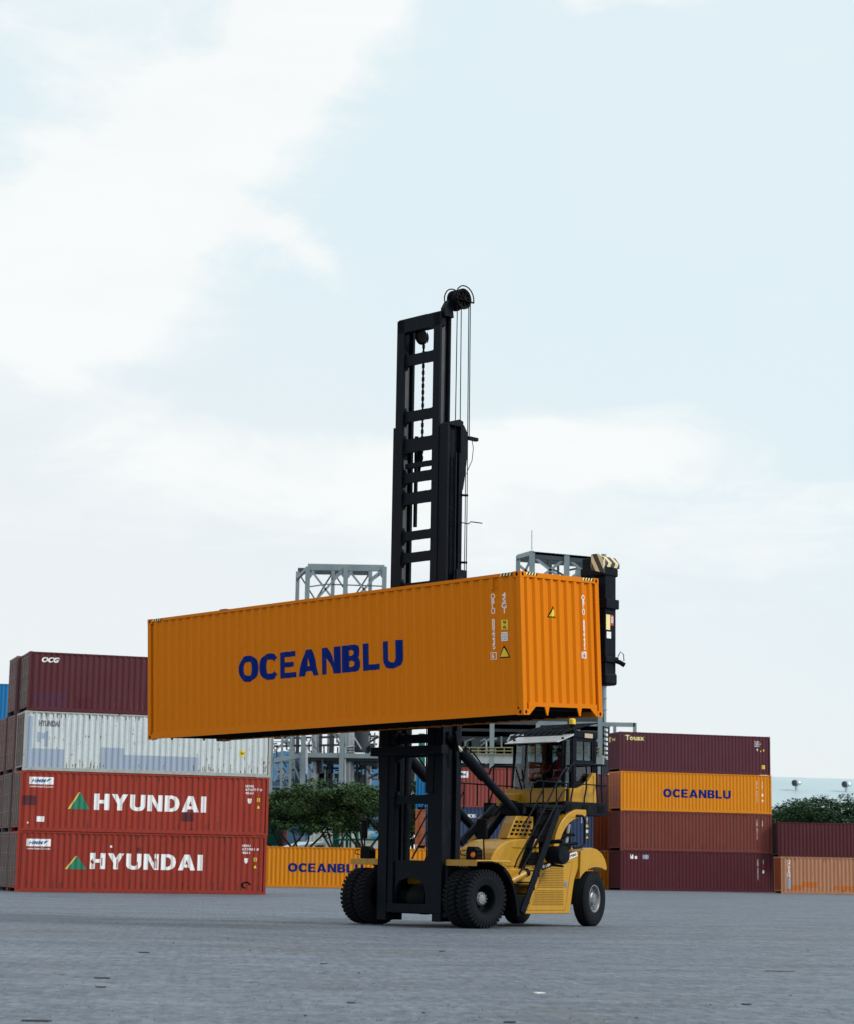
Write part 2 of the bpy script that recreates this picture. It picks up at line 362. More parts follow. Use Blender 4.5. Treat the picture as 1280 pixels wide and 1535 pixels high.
G['N'] = (.80, [[(0,0),(0,1),(.27,1),(.56,.42),(.56,1),(.80,1),(.80,0),(.55,0),(.24,.62),(.24,0)]])
G['B'] = (.76, [[(0,0),(.52,0),(.68,.06),(.76,.17),(.76,.36),(.70,.47),(.62,.52),(.69,.58),(.73,.68),(.73,.82),(.66,.94),(.52,1),(0,1)],
                [(.25,.19),(.44,.19),(.50,.24),(.50,.36),(.44,.41),(.25,.41)], [(.25,.60),(.42,.60),(.48,.65),(.48,.76),(.42,.81),(.25,.81)]])
G['L'] = (.70, [[(0,0),(0,1),(.26,1),(.26,.21),(.70,.21),(.70,0)]])
G['U'] = (.80, [[(0,1),(0,.36)]+sup(.40,.36,.40,.37,180,360,12)[1:-1]+[(.80,.36),(.80,1),(.55,1),(.55,.36)]+sup(.40,.36,.15,.15,180,360,8)[1:-1][::-1]+[(.25,.36),(.25,1)]])
G['H'] = (.80, [[(0,0),(0,1),(.27,1),(.27,.62),(.53,.62),(.53,1),(.80,1),(.80,0),(.53,0),(.53,.40),(.27,.40),(.27,0)]])
G['Y'] = (.86, [[(.30,0),(.30,.40),(0,1),(.29,1),(.43,.66),(.57,1),(.86,1),(.56,.40),(.56,0)]])
G['D'] = (.80, [[(0,0),(.42,0),(.62,.08),(.75,.25),(.80,.5),(.75,.75),(.62,.92),(.42,1),(0,1)], [(.26,.2),(.38,.2),(.49,.28),(.53,.4),(.53,.6),(.49,.72),(.38,.8),(.26,.8)]])
G['I'] = (.27, [[(0,0),(0,1),(.27,1),(.27,0)]])
def glyph_mesh(txt, gap=.10):
    vs, fs, x = [], [], 0
    for ch in txt:
        w, cs = G[ch]; cs = [[(p[0]+x, p[1]) for p in c] for c in cs]
        tri = tessellate_polygon([[Vector((p[0], p[1], 0)) for p in c] for c in cs]); n = len(vs)
        vs += [p for c in cs for p in c]; fs += [tuple(n+i for i in t) for t in tri]; x += w+gap
    return vs, fs
def font_mesh(txt, bold=.0, shear=0, line=1.0):
    cu = bpy.data.curves.new('txt', 'FONT'); cu.body = txt; cu.offset = bold; cu.shear = shear; cu.space_line = line; cu.resolution_u = 3
    cu.align_x = 'CENTER' if '\n' in txt and max(map(len, txt.split('\n'))) == 1 else 'LEFT'
    ob = bpy.data.objects.new('txt', cu); me = bpy.data.meshes.new_from_object(ob)
    vs = [(v.co.x, v.co.y) for v in me.vertices]; fs = [tuple(p.vertices) for p in me.polygons]
    bpy.data.objects.remove(ob); bpy.data.curves.remove(cu); bpy.data.meshes.remove(me); return vs, fs
def fit_box(vf, x0, z0, x1, z1):
    vs, fs = vf; ax = min(v[0] for v in vs); bx = max(v[0] for v in vs); az_ = min(v[1] for v in vs); bz = max(v[1] for v in vs)
    return [((v[0]-ax)/(bx-ax)*(x1-x0)+x0, (v[1]-az_)/(bz-az_)*(z1-z0)+z0) for v in vs], fs
def rect(x0, z0, x1, z1): return [(x0, z0), (x1, z0), (x1, z1), (x0, z1)], [(0, 1, 2, 3)]
def decal(name, vf, prof, mat, parent, face='s', W=2.438, L=12.192, out=.005, label=None, bis=True):
    """lay a flat shape onto a corrugated face. prof(x) gives inset and breakpoints"""
    vs, fs = vf; bm = bmesh.new(); bv = [bm.verts.new((x, 0, z)) for x, z in vs]
    for f in fs:
        try: bm.faces.new([bv[i] for i in f])
        except ValueError: pass
    if bis:
        xa = min(v[0] for v in vs); xb = max(v[0] for v in vs)
        for k in prof.breaks:
            if xa < k < xb:
                bmesh.ops.bisect_plane(bm, geom=bm.verts[:]+bm.edges[:]+bm.faces[:], plane_co=(k, 0, 0), plane_no=(1, 0, 0))
    for v in bm.verts:
        x, z = v.co.x, v.co.z; d = prof(x)-out
        v.co = {'s': (x, d, z), 'e': (L-d, x, z), 'w': (d, W-x, z)}[face]
    me = bpy.data.meshes.new(name); bm.to_mesh(me); bm.free(); me.materials.append(mat)
    o = bpy.data.objects.new(name, me); COL.objects.link(o); o.parent = parent
    if label: o['label'] = label
    return o
class Prof:
    """trapezoid corrugation between a and b"""
    def __init__(s, a, b, pitch, depth, y0=.012, fl=.26):
        n = max(1, round((b-a)/pitch)); p = (b-a)/n; s.pts = [(a, y0+depth)]; s.a, s.b = a, b
        for i in range(n):
            x = a+i*p; q = p*(1-2*fl)/2
            s.pts += [(x+p*fl/2, y0+depth), (x+p*fl/2+q, y0), (x+p*fl/2+q+p*fl, y0), (x+p*fl/2+2*q+p*fl, y0+depth)]
        s.pts.append((b, y0+depth)); s.breaks = [p_[0] for p_ in s.pts]
    def __call__(s, x):
        P = s.pts
        if x <= P[0][0] or x >= P[-1][0]: return .0
        import bisect
        i = bisect.bisect_right(s.breaks, x)-1; i = max(0, min(len(P)-2, i)); (x0, y0), (x1, y1) = P[i], P[i+1]
        return y0 if x1-x0 < 1e-9 else y0+(y1-y0)*(x-x0)/(x1-x0)

# ------------------------------------------------------------------ containers
CACHE = {}
def cmesh(key, fn):
    if key not in CACHE: mb = MB(); fn(mb); CACHE[key] = mb.mesh(key if isinstance(key, str) else key[0])
    return CACHE[key]
W0 = 2.438
def sheet(mb, prof, z0, z1, face, L, W):
    vs = []
    for x, d in prof.pts:
        for z in (z0, z1): vs.append({'s': (x, d, z), 'b': (x, W-d, z), 'e': (L-d, x, z), 'w': (d, x, z)}[face])
    mb.add(vs, [(2*i, 2*i+2, 2*i+3, 2*i+1) for i in range(len(prof.pts)-1)])
def container(mat4, color, L=12.192, H=2.591, right='wall', left='door', label=None, group=None, detail=0, rails=None, ends=None, name='shipping_container'):
    c = empty(name, mat=mat4); tag(c, label, 'container', group); W = W0; rails = rails or color; ends = ends or color
    ps = Prof(.14, L-.14, .278, .036); pe = Prof(.13, W-.13, .242, .045, .012, .30)
    K = (L, H)
    place('side_panel', cmesh(('side', K), lambda b: sheet(b, ps, .15, H-.07, 's', L, W)), color, c)
    place('side_panel', cmesh(('back', K), lambda b: sheet(b, ps, .15, H-.07, 'b', L, W)), color, c)
    place('roof_panel', cmesh(('roof', K), lambda b: b.box((.06, .06, H-.035), (L-.06, W-.06, H-.012))), color, c)
    place('floor', cmesh(('floor', K), lambda b: [b.box((.1, .03, .12), (L-.1, W-.03, .15))]+[b.box((x, .05, .03), (x+.05, W-.05, .119)) for x in [.35+i*.34 for i in range(int((L-.6)/.34))]]), m_under, c)
    for y, nm in ((0, 'f'), (W-.06, 'b')):
        place('top_rail', cmesh(('tr', K, nm), lambda b: b.box((.178, y+.002, H-.075), (L-.178, y+.058, H-.008))), rails, c)
        place('bottom_rail', cmesh(('br', K, nm), lambda b: b.box((.178, y+.002, .012), (L-.178, y+.058, .165))), rails, c)
    for x in (0, L-.12):
        for y in (0, W-.12): place('corner_post', cmesh(('post', H), lambda b: b.box((0.003, 0.003, .118), (.117, .117, H-.118))), rails, c, (x, y, 0))
    cast = cmesh('casting', lambda b: b.box((0, 0, 0), (.178, .162, .118)))
    for x in (0, L-.178):
        for y in (0, W-.162):
            for z in (0, H-.118):
                o = place('corner_casting', cast, rails, c, (x, y, z))
                if detail:
                    hx = x+.089; hole = MB()
                    oy = -.002 if y == 0 else W+.002
                    pts = [(hx+.030*cos(t*pi/6), z+.059+.040*sin(t*pi/6)) for t in range(12)]
                    hole.prism(pts, 'y', oy, oy+(.004 if y == 0 else -.004)); h = hole.build('casting_hole', m_black2, c); h.parent = o; h.matrix_parent_inverse = Matrix.Translation((-x, -y, -z)); hole = MB()
                    ox = L+.002 if x > 0 else -.002
                    pts = [(y+.081+.030*cos(t*pi/6), z+.059+.040*sin(t*pi/6)) for t in range(12)]
                    hole.prism(pts, 'x', ox, ox+(-.004 if x > 0 else .004))
                    h = hole.build('casting_hole', m_black2, c); h.parent = o; h.matrix_parent_inverse = Matrix.Translation((-x, -y, -z))
    for side, kind in (('w', left), ('e', right)):
        sg = 0 if side == 'w' else L; s = 1 if side == 'w' else -1
        xx = lambda a: sg+s*a
        place('end_header', cmesh(('header', K, side), lambda b: b.box((min(xx(.004), xx(.09)), .163, H-.11), (max(xx(.004), xx(.09)), W-.163, H-.01))), rails, c)
        def sill(b):
            b.box((min(xx(.004), xx(.09)), .163, .17), (max(xx(.004), xx(.09)), W-.163, .25))
            if detail:
                for yy, d in ((.162, 1), (W-.162, -1)): b.prism([(yy, .17), (yy+d*.22, .17), (yy+d*.02, .0), (yy, .0)], 'x', xx(.006), xx(.03))
                for yy in (.72, W-.72): b.prism([(yy-.07, .17), (yy+.07, .17), (yy+.02, .0), (yy-.01, .0)], 'x', xx(.006), xx(.03))
        place('end_sill', cmesh(('sill', K, side, detail), sill), rails, c)
        if kind == 'wall':
            place('end_panel', cmesh(('end', K, side), lambda b: sheet(b, pe, .24, H-.10, side, L, W)), ends, c)
        else:
            for k in (0, 1):
                y0 = .125+k*(W/2-.125); y1 = y0+W/2-.13
                def door(b):
                    n = 4; zz = [.25+(H-.37)*i/n for i in range(n+1)]
                    b.box((min(xx(.03), xx(.07)), y0, .25), (max(xx(.03), xx(.07)), y1, H-.12))
                    for i in range(n):
                        b.box((min(xx(.012), xx(.032)), y0+.08, zz[i]+.10), (max(xx(.012), xx(.032)), y1-.08, zz[i+1]-.10))
                d = place('door', cmesh(('door', K, side, k), door), ends, c)
                for yy in (y0+.28, y1-.25):
                    def rod(b):
                        b.tube([(xx(-.012), yy, .20), (xx(-.012), yy, H-.10)], .018, 6)
                        b.box((min(xx(-.02), xx(.02)), yy-.05, .9), (max(xx(-.02), xx(.02)), yy+.25, .94))
                        for z in (.3, 1.0, H-1.0, H-.25): b.box((min(xx(-.03), xx(.03)), yy-.05, z), (max(xx(-.03), xx(.03)), yy+.05, z+.06))
                    r = place('lock_rod', cmesh(('rod', K, side, round(yy, 2)), rod), m_rodsteel, c); r.parent = d
    c_ = type('C', (), {})(); c_.o = c; c_.ps = ps; c_.pe = pe; c_.L = L; c_.H = H
    return c_
m_rodsteel = plain('lock_rod_steel', (.33, .25, .22), .5, .4, .5, 5)
def mk(c, name, vf, mat, face='s', **k):
    if c.L == 11.56 and face == 's': vf = ([(x*.948, z) for x, z in vf[0]], vf[1])
    return decal(name, vf, c.ps if face == 's' else c.pe, mat, c.o, face, L=c.L, **k)
def stacked(txt): return font_mesh('\n'.join(txt), .02, 0, .72)
def hazard_bits(c, xs, face='s'):
    H = c.H
    for x0, n in xs:
        mb = MB()
        for i in range(n):
            a = x0+i*.085
            q = [(a, H-.07), (a+.04, H-.07), (a+.075, H-.012), (a+.035, H-.012)]
            if face == 's': mb.prism(q, 'y', -.003, .004)
            else: mb.prism(q, 'x', c.L-.002, c.L+.003)
        mb.build('hazard_stripe', m_yellowink, c.o)
        mb = MB()
        for i in range(n):
            a = x0+i*.085+.0425
            q = [(a, H-.07), (a+.04, H-.07), (a+.075, H-.012), (a+.035, H-.012)]
            if face == 's': mb.prism(q, 'y', -.002, .004)
            else: mb.prism(q, 'x', c.L-.002, c.L+.002)
        mb.build('hazard_stripe', m_black2, c.o)
def T(x, y, z, rz): return Matrix.Translation((x, y, z)) @ Matrix.Rotation(rz, 4, 'Z')
def oceanblu(c, x0, z0, x1, z1, mat=None): mk(c, 'lettering', fit_box(glyph_mesh('OCEANBLU'), x0, z0, x1, z1), mat or m_blueink)
def codes(c, x, z1, z0, mat=None, txt='OBLU 882235'):
    mat = mat or m_whiteink
    mk(c, 'container_number', fit_box(stacked(txt), x-.045, z0, x+.045, z1), mat)
def warn(c, x, z, s, face='s'):
    tri = ([(x-s/2, z), (x+s/2, z), (x, z+s*.95)], [(0, 1, 2)]); t2 = ([(x-s*.36, z+s*.08), (x+s*.36, z+s*.08), (x, z+s*.76)], [(0, 1, 2)])
    mk(c, 'warning_sign', tri, m_black2, face, out=.005); mk(c, 'warning_sign', t2, m_sticker, face, out=.008)

# --- the carried container
YAW = -.7886
O_T = Vector((0.0214, 49.2864, 0))
HM = Matrix.Translation((1.9866, 42.2925, 4.3605)) @ Matrix.Rotation(YAW, 4, 'Z') @ Matrix.Rotation(.0412, 4, 'X') @ Matrix.Rotation(-.0101, 4, 'Y') @ Matrix.Translation((-12.192, 0, 0))
held = container(HM, m_orange, H=2.896, right='wall', left='door', detail=1, label='bright orange container with large blue lettering held up high by the container handler')
oceanblu(held, 12.192-8.81, 1.165, 12.192-3.43, 1.765)
XL = 12.192
mk(held, 'container_number', fit_box(stacked('OBLU 882235'), XL-.825, 1.36, XL-.735, 2.50), m_whiteink)
mk(held, 'check_digit', rect(XL-.875, 1.155, XL-.735, 1.30), m_whiteink); mk(held, 'check_digit', rect(XL-.862, 1.168, XL-.748, 1.287), m_orange, out=.008)
mk(held, 'check_digit', fit_box(font_mesh('6', .02), XL-.835, 1.18, XL-.775, 1.275), m_whiteink, out=.011)
mk(held, 'size_code', fit_box(stacked('45G1'), XL-.53, 2.07, XL-.43, 2.50), m_whiteink)
mk(held, 'height_sticker', rect(XL-.555, 1.74, XL-.405, 1.94), m_sticker); mk(held, 'height_sticker', fit_box(font_mesh('9\n6', .01), XL-.51, 1.76, XL-.45, 1.92), m_black2, out=.008)
mk(held, 'data_label', rect(XL-.56, 1.51, XL-.42, 1.69), m_whiteink); mk(held, 'data_label', fit_box(font_mesh('EAC\n24G\nCSC', .0), XL-.545, 1.53, XL-.435, 1.67), m_greyink, out=.008)
warn(held, XL-.50, 1.17, .27); warn(held, .98, 2.0, .25, 'e')
decal('container_number', fit_box(stacked('OBLU 882235'), 1.89, 1.38, 1.98, 2.52), held.pe, m_whiteink, held.o, 'e')
decal('check_digit', rect(1.87, 1.20, 1.99, 1.34), held.pe, m_whiteink, held.o, 'e'); decal('check_digit', fit_box(font_mesh('6', .02), 1.90, 1.215, 1.96, 1.325), held.pe, m_redink, held.o, 'e', out=.008)
hazard_bits(held, ((XL-.56, 4), (.19, 4))); hazard_bits(held, ((.17, 4), (W0-.52, 4)), 'e')
hk = MB(); hk.box((XL-.79, -.012, 2.60), (XL-.75, .01, 2.80)); hk.box((XL-.80, -.022, 2.58), (XL-.74, -.002, 2.63)); hk.build('lashing_hook', m_orange, held.o)

def rust_streaks(c, n, mat, seed, wmax=.05):
    Q = random.Random(seed); mb = MB()
    for i in range(n):
        x = Q.uniform(.2, c.L-.2); e = Q.random()
        if e < .45: z1 = c.H-.07; l = Q.uniform(.05, .35)
        elif e < .85: l = Q.uniform(.06, .45); z1 = .16+l
        else: z1 = Q.uniform(.5, c.H-.3); l = Q.uniform(.04, .2)
        w = Q.uniform(.012, wmax); m = 5; L_ = []; R_ = []
        for j in range(m+1):
            f = j/m; ww = w*(.35+.65*sin(pi*min(1, f+.15)))*Q.uniform(.6, 1.2); zz = z1-l*f; xx_ = x+Q.uniform(-.006, .006)
            L_.append((xx_-ww/2, zz)); R_.append((xx_+ww/2, zz))
        P_ = [(a, c.ps(a)-.0045, z) for a, z in L_]+[(a, c.ps(a)-.0045, z) for a, z in R_]
        mb.add(P_, [(j, j+1, j+m+2, j+m+1) for j in range(m)])
    o = mb.build('rust_streaks', mat, c.o); o['kind'] = 'stuff'
m_ruststr = plain('rust_streak', (.16, .085, .045), .8, 0, .6, 6); m_rustdk = plain('dark_rust_streak', (.075, .028, .018), .8, 0, .6, 6); m_grime = plain('grime_streak', (.05, .03, .028), .85, 0, .5, 6)
# --- left stack
GL = 'stacked containers at the left edge of the yard'
LY, LX, LYAW, LH = 96.0, -18.12, .33, 2.692
def ltier(i, dx=0, dy=0, row=0, dz=0): return T(LX, LY, 0, LYAW) @ Matrix.Translation((dx, dy+row*2.52, i*2.70+dz))
def hyundai(c, tri, tx, tz, th):
    x0, z0, x1, z1 = tri; xm = (x0+x1)/2
    mk(c, 'logo_triangle', ([(x0+.10, z0), (x1, z0), (xm+.05, z1)], [(0, 1, 2)]), m_green)
    mk(c, 'logo_edge', ([(x0, z0), (x0+.095, z0), (xm+.045, z1), (xm-.03, z1)], [(0, 1, 2, 3)]), m_logoyellow)
    mk(c, 'lettering', fit_box(glyph_mesh('HYUNDAI', .11), tx[0], tz, tx[1], tz+th), m_whiteink)
def hmm(c, x, z):
    mk(c, 'label_panel', rect(x, z-.33, x+1.15, z), m_whiteink)
    mk(c, 'label_lettering', fit_box(font_mesh('HMM', .03, .3), x+.10, z-.25, x+.80, z-.09), m_hmmblue, out=.009)
    mk(c, 'label_lettering', ([(x+.78, z-.2), (x+.86, z-.2), (x+1.05, z-.07), (x+.9, z-.08)], [(0, 1, 2, 3)]), m_hmmblue, out=.009)
    mk(c, 'web_address', fit_box(font_mesh('www.hmm21.com', .015), x+.02, z-.47, x+1.13, z-.38), m_whiteink)
def smallcodes(c, x, z, a='HDMU', b='676777 0', d='4561'):
    for k, (t, w) in enumerate(((a, .42), (b, .85), (d, .40))):
        mk(c, 'container_number', fit_box(font_mesh(t, .02), x, z-.16*k-.13, x+w, z-.16*k-.02), m_whiteink)
    mk(c, 'data_label', ([(x+.13, z-.65), (x+.33, z-.65), (x+.31, z-.82), (x+.23, z-.9), (x+.15, z-.82)], [(0, 1, 2, 3, 4)]), m_whiteink)
    mk(c, 'height_sticker', rect(x+.6, z-.78, x+.76, z-.62), m_sticker); mk(c, 'height_sticker', fit_box(font_mesh('8', .02), x+.64, z-.76, x+.72, z-.64), m_black2, out=.008); warn(c, x+.68, z-1.12, .24)
c = container(ltier(0), m_red2, H=LH, L=11.56, ends=m_grey, rails=m_red2, label='red container with scuffed big white letters, at the bottom of the left stack', group=GL)
rust_streaks(c, 90, m_rustdk, 41, .06)
hyundai(c, (2.32, 1.03, 3.35, 1.62+.0), (3.50, 9.00), 1.05, .72)
Q0 = random.Random(9)
for q_ in range(16):
    x_ = Q0.uniform(3.5, 8.9); z_ = Q0.uniform(1.04, 1.6); mk(c, 'scratch', rect(x_, z_, x_+Q0.uniform(.025, .06), min(1.78, z_+Q0.uniform(.1, .45))), m_red2, out=.009)
hmm(c, .45, 2.35); smallcodes(c, 10.95, 2.30, 'HDMU', '673921 8')
mk(c, 'scuff_mark', ([(11.2+.25*cos(t), .42+.17*sin(t)) for t in [k*.42 for k in range(12)]]+[(11.2+.14*cos(t), .42+.10*sin(t)) for t in [k*.42 for k in range(12)]], [(k, k+1, k+13, k+12) for k in range(11)]), m_black2)
mk(c, 'scuff_mark', ([(5.70, 1.98), (5.82, 2.08), (5.95, 1.97), (5.84, 1.86)], [(0, 1, 2, 3)]), m_maroon)
mk(c, 'sticker', rect(4.45, 2.02, 4.55, 2.12), m_whiteink)
c = container(ltier(1, .03), m_red, H=LH, L=11.56, ends=m_grey, label='red container with clean big white letters, second from the bottom of the left stack', group=GL)
rust_streaks(c, 60, m_rustdk, 42)
hyundai(c, (2.30, 1.02, 3.35, 1.78), (3.55, 9.05), 1.0, .74)
hmm(c, .42, 2.42); smallcodes(c, 11.0, 2.35)
mk(c, 'dark_patch', rect(.1, 1.15, .78, 1.58), m_maroon); mk(c, 'dark_patch', rect(7.85, .58, 8.45, .99), m_maroon); mk(c, 'sticker', rect(.84, .42, 1.2, .66), m_whiteink)
mk(c, 'sticker', rect(.40, .33, .47, .40), m_whiteink)
c = container(ltier(2, .08), m_white, H=LH, L=11.56, ends=m_grey, rails=paint('dirty_white_rail', (.36, .38, .36), .35, .5, .6, .1, 31), label='rusty white container with blue grey paint patches, third from the bottom of the left stack', group=GL)
rust_streaks(c, 150, m_ruststr, 43, .05); rust_streaks(c, 60, m_rustdk, 44, .03)
for q in ((.12, .12, 1.95, 1.0), (3.72, .16, 4.85, 1.14), (4.85, .16, 8.55, .84), (.12, 1.02, .4, 2.45), (.62, 1.3, .80, 1.75), (.85, 1.45, 1.02, 1.7), (.98, 1.1, 1.16, 1.8)): mk(c, 'paint_patch', rect(*q), m_patch)
mk(c, 'faded_lettering', fit_box(font_mesh('HYUNDAI', .05), .68, 2.0, 1.68, 2.28), m_greyink)
mk(c, 'sticker', rect(10.6, .94, 10.86, 1.22), m_sticker); mk(c, 'sticker', fit_box(font_mesh('96', .02), 10.65, 1.02, 10.81, 1.14), m_black2, out=.008)
c = container(ltier(3, .16, .0), m_maroon, H=LH, L=11.56, ends=m_grey, label='dark maroon container with small white letters at the top of the left stack', group=GL)
rust_streaks(c, 60, m_brown, 45, .06)
mk(c, 'lettering', fit_box(font_mesh('OCG', .05, .25), .60, 2.22, 1.45, 2.46), m_whiteink)
mk(c, 'paint_patch', rect(.3, .15, 1.9, .85), paint('plum_touch_up', (.075, .022, .045), .2, .05, .5, .1, 33)); mk(c, 'paint_patch', rect(2.3, .15, 3.1, .7), m_dark_plum)
rowlab = {(0, 1): 'grey brown container end behind the bottom red container of the left stack', (1, 1): 'grey brown container end behind the upper of the two red containers',
          (2, 1): 'mauve container end behind the rusty white container', (3, 1): 'mauve container end behind the top maroon container of the left stack',
          (0, 2): 'dark container end in the third row at the foot of the left stack', (1, 2): 'dark container end in the third row, level with the upper of the two red containers', (2, 2): 'mauve container end in the third row, topmost of its row'}
for (i, r_), lab in rowlab.items():
    mm = m_mauve if i > 1 else (m_grey if r_ == 1 else m_dark_plum)
    container(ltier(i, .1*R.random()-.05, row=r_), mm, H=LH, L=11.56, label=lab, group=GL)

# --- far left stack of mixed colours
GF = 'stacked containers beyond the left stack'
pl = at(14, 1320, 150); fx = pl.x-12.192*cos(.12)
z = 0
for mm, h, lab in ((m_navy, 2.896, 'navy container at the bottom of the far left stack'), (m_blue2, 2.896, 'dark blue container second from the bottom of the far left stack'), (m_redbrown, 2.896, 'dusty red container in the middle of the far left stack'),
                   (m_blue2, 2.591, 'ocean blue container below the topmost of the far left stack'), (m_blue, 2.591, 'sky blue container at the top of the far left stack')):
    container(T(fx, 150, z, .12), mm, H=h, label=lab, group=GF); z += h+.006

# --- right stack
GR = 'stacked containers at the right'
RX, RY, RYAW = 14.60, 157.3, .2857
def rt(i, dx=0, dy=0): return T(RX, RY, 0, RYAW) @ Matrix.Translation((dx, dy, i*2.903))
c = container(rt(0, .03), m_dark_plum, H=2.896, left='wall', label='dark plum container at the bottom of the right stack', group=GR)
rust_streaks(c, 60, m_grime, 51, .06); codes(c, 11.0, 2.4, .9, txt='TGHU 9063221'); codes(c, 11.45, 2.4, 2.0, txt='45G1'); mk(c, 'data_label', rect(11.38, 1.4, 11.52, 1.62), m_whiteink); mk(c, 'sticker', rect(11.4, 1.8, 11.5, 1.92), m_redink)
mk(c, 'label_panel', ([(.75, 2.3), (1.0, 2.3), (1.0, 2.6), (.9, 2.6), (.85, 2.45), (.75, 2.7)], [(0, 1, 2, 3, 4, 5)]), m_whiteink); mk(c, 'label_panel', rect(1.1, 2.3, 1.3, 2.5), m_whiteink); mk(c, 'label_panel', rect(1.75, 2.3, 2.2, 2.6), m_patch)
c = container(rt(1), m_brown, H=2.896, left='wall', label='brown red container second from the bottom of the right stack', group=GR)
rust_streaks(c, 80, m_grime, 52, .07); codes(c, 11.0, 2.45, .95, txt='TCNU 8421177'); codes(c, 11.45, 2.4, 1.9, txt='45G1')
c = container(rt(2, .02), m_orange_old, H=2.896, left='door', ends=m_dirtyred, label='orange container with blue lettering, third from the bottom of the right stack', group=GR)
oceanblu(c, 3.38, 1.05, 8.84, 1.68); codes(c, 11.0, 2.45, .85); codes(c, 11.45, 2.4, 1.8, txt='45G1'); mk(c, 'data_label', rect(11.38, 1.3, 11.52, 1.5), m_whiteink); mk(c, 'sticker', rect(11.4, .9, 11.52, 1.05), m_whiteink)
c = container(rt(3, -.05), m_plum, H=2.896, left='wall', label='plum container with cream lettering at the top of the right stack', group=GR)
mk(c, 'lettering', fit_box(font_mesh('Touax', .028), .42, 2.28, 1.95, 2.66), m_yellowink); decal('lettering', fit_box(font_mesh('Touax', .028), .55, 2.28, 1.5, 2.55), c.pe, m_yellowink, c.o, 'w'); decal('logo_panel', rect(.2, 2.2, .42, 2.6), c.pe, m_yellowink, c.o, 'w')
for k, (t, w) in enumerate((('TLNU', .4), ('450016 7', .55), ('45G1', .4))): mk(c, 'container_number', fit_box(font_mesh(t, .02), 10.9, 2.42-.16*k, 10.9+w, 2.54-.16*k), m_whiteink)
mk(c, 'data_label', ([(11.05, 1.95), (11.2, 1.95), (11.13, 1.75)], [(0, 1, 2)]), m_whiteink); warn(c, 11.42, 1.72, .2); mk(c, 'sticker', rect(11.6, 1.78, 11.7, 1.93), m_sticker); mk(c, 'sticker', rect(11.5, .45, 11.75, .75), m_sticker)

# --- containers at the right edge
p = at(1171, 1337, 152)
c = container(T(p.x, 152, 0, .05), m_pale, H=2.591, left='wall', ends=m_rustbrown, label='faded salmon container with rust patches on the ground at the right edge', group='containers at the right edge')
rust_streaks(c, 70, m_rustdk, 46)
mk(c, 'lettering', fit_box(stacked('OCEAN'), .42, 1.15, .68, 2.35), m_whiteink); mk(c, 'faded_lettering', rect(.42, .35, .68, 1.1), m_patch)
for q in ((.7, .25, 1.5, .6), (1.5, .45, 2.6, .85), (3.8, .3, 5.2, .6)): mk(c, 'paint_patch', rect(*q), paint('bare_orange_patch', (.50, .15, .03), .3, .3, .6, .2, 35))
p = at(1162, 1337, 161)
c = container(T(p.x, 161, 0, .03), m_dark_plum, H=2.591, left='wall', label='maroon container behind the salmon one at the right edge, lower', group='containers at the right edge')
c = container(T(p.x+.1, 160, 2.62, .03), m_maroon, H=2.591, left='wall', label='maroon container above the salmon one at the right edge', group='containers at the right edge')

# --- behind the handler
p = at(363, 1330, 138)
c = container(T(p.x, 138, 0, .055), m_orange_old, H=2.591, label='orange container with blue lettering on the ground, left of the mast behind the front wheels', group='orange containers behind the handler')
x0_ = (at(432, 1300, 138).x-p.x)/cos(.055); x1_ = (at(545, 1300, 138).x-p.x)/cos(.055); oceanblu(c, x0_, .98, x1_, 1.55)
GB = 'stacked containers behind the handler'
p = at(637, 1335, 156)
c = container(T(p.x, 156, 0, .02), m_orange_old, H=2.896, label='orange container at the bottom of the stack behind the handler', group=GB)
oceanblu(c, 3.38, 1.05, 8.84, 1.68)
c = container(T(p.x, 156, 2.903, .02), m_navy, H=2.896, label='navy container with white lettering in the middle of the stack behind the handler', group=GB)
mk(c, 'lettering', fit_box(font_mesh('CRONOS', .05), 1.95, 2.15, 3.6, 2.42), m_whiteink)
mk(c, 'logo_mark', ([(1.15, 2.3), (1.35, 2.62), (1.45, 2.35), (1.8, 2.5), (1.6, 2.2), (1.85, 1.95), (1.5, 2.02), (1.4, 1.6), (1.3, 2.05), (1.05, 2.0), (1.25, 2.2)], [(0, 1, 2, 3, 4, 5, 6, 7, 8, 9, 10)]), m_whiteink)
codes(c, 11.35, 2.6, 1.9, txt='CRXU'); codes(c, 11.75, 2.6, 1.9, txt='45G1'); mk(c, 'height_sticker', rect(11.68, 1.6, 11.84, 1.8), m_sticker); mk(c, 'data_label', rect(11.68, 1.2, 11.84, 1.42), m_whiteink); warn(c, 11.76, .78, .3)
c = container(T(p.x+.15, 156, 5.806, .02), m_redbrown, H=2.896, label='dusty red container at the top of the stack behind the handler', group=GB)
mk(c, 'label_panel', rect(1.95, 2.15, 2.85, 2.62), m_whiteink); mk(c, 'label_lettering', fit_box(font_mesh('HMM', .03, .2), 2.1, 2.28, 2.7, 2.48), m_hmmblue, out=.009)
# end-on containers seen between the mast rails
GE = 'containers standing end on behind the handler'
p = at(621.5, 1335, 163)
for i, (mm, lab) in enumerate(((m_greyblue, 'grey blue container end at the bottom between the mast rails'), (m_dirtyred, 'orange brown container doors seen between the mast rails'), (m_blue, 'bright blue container end seen high between the mast rails'))):
    Me = T(p.x, 163, 0, pi/2) @ Matrix.Translation((0, -W0, i*2.903))
    container(Me, mm, L=6.058, H=2.896, label=lab, group=GE, left='door' if i == 1 else 'wall')
# stack half hidden between handler and right stack
p = at(868, 1335, 163)
for i, (mm, lab) in enumerate(((m_orange_old, 'orange container at the bottom, between the rear wheel and the right stack'), (m_rustbrown, 'rust brown container between the handler and the right stack'), (m_mauve, 'mauve container at cab height between the handler and the right stack'))):
    container(T(p.x, 163, i*2.903, .0), mm, L=6.058, H=2.896, label=lab, group='containers between the handler and the right stack')
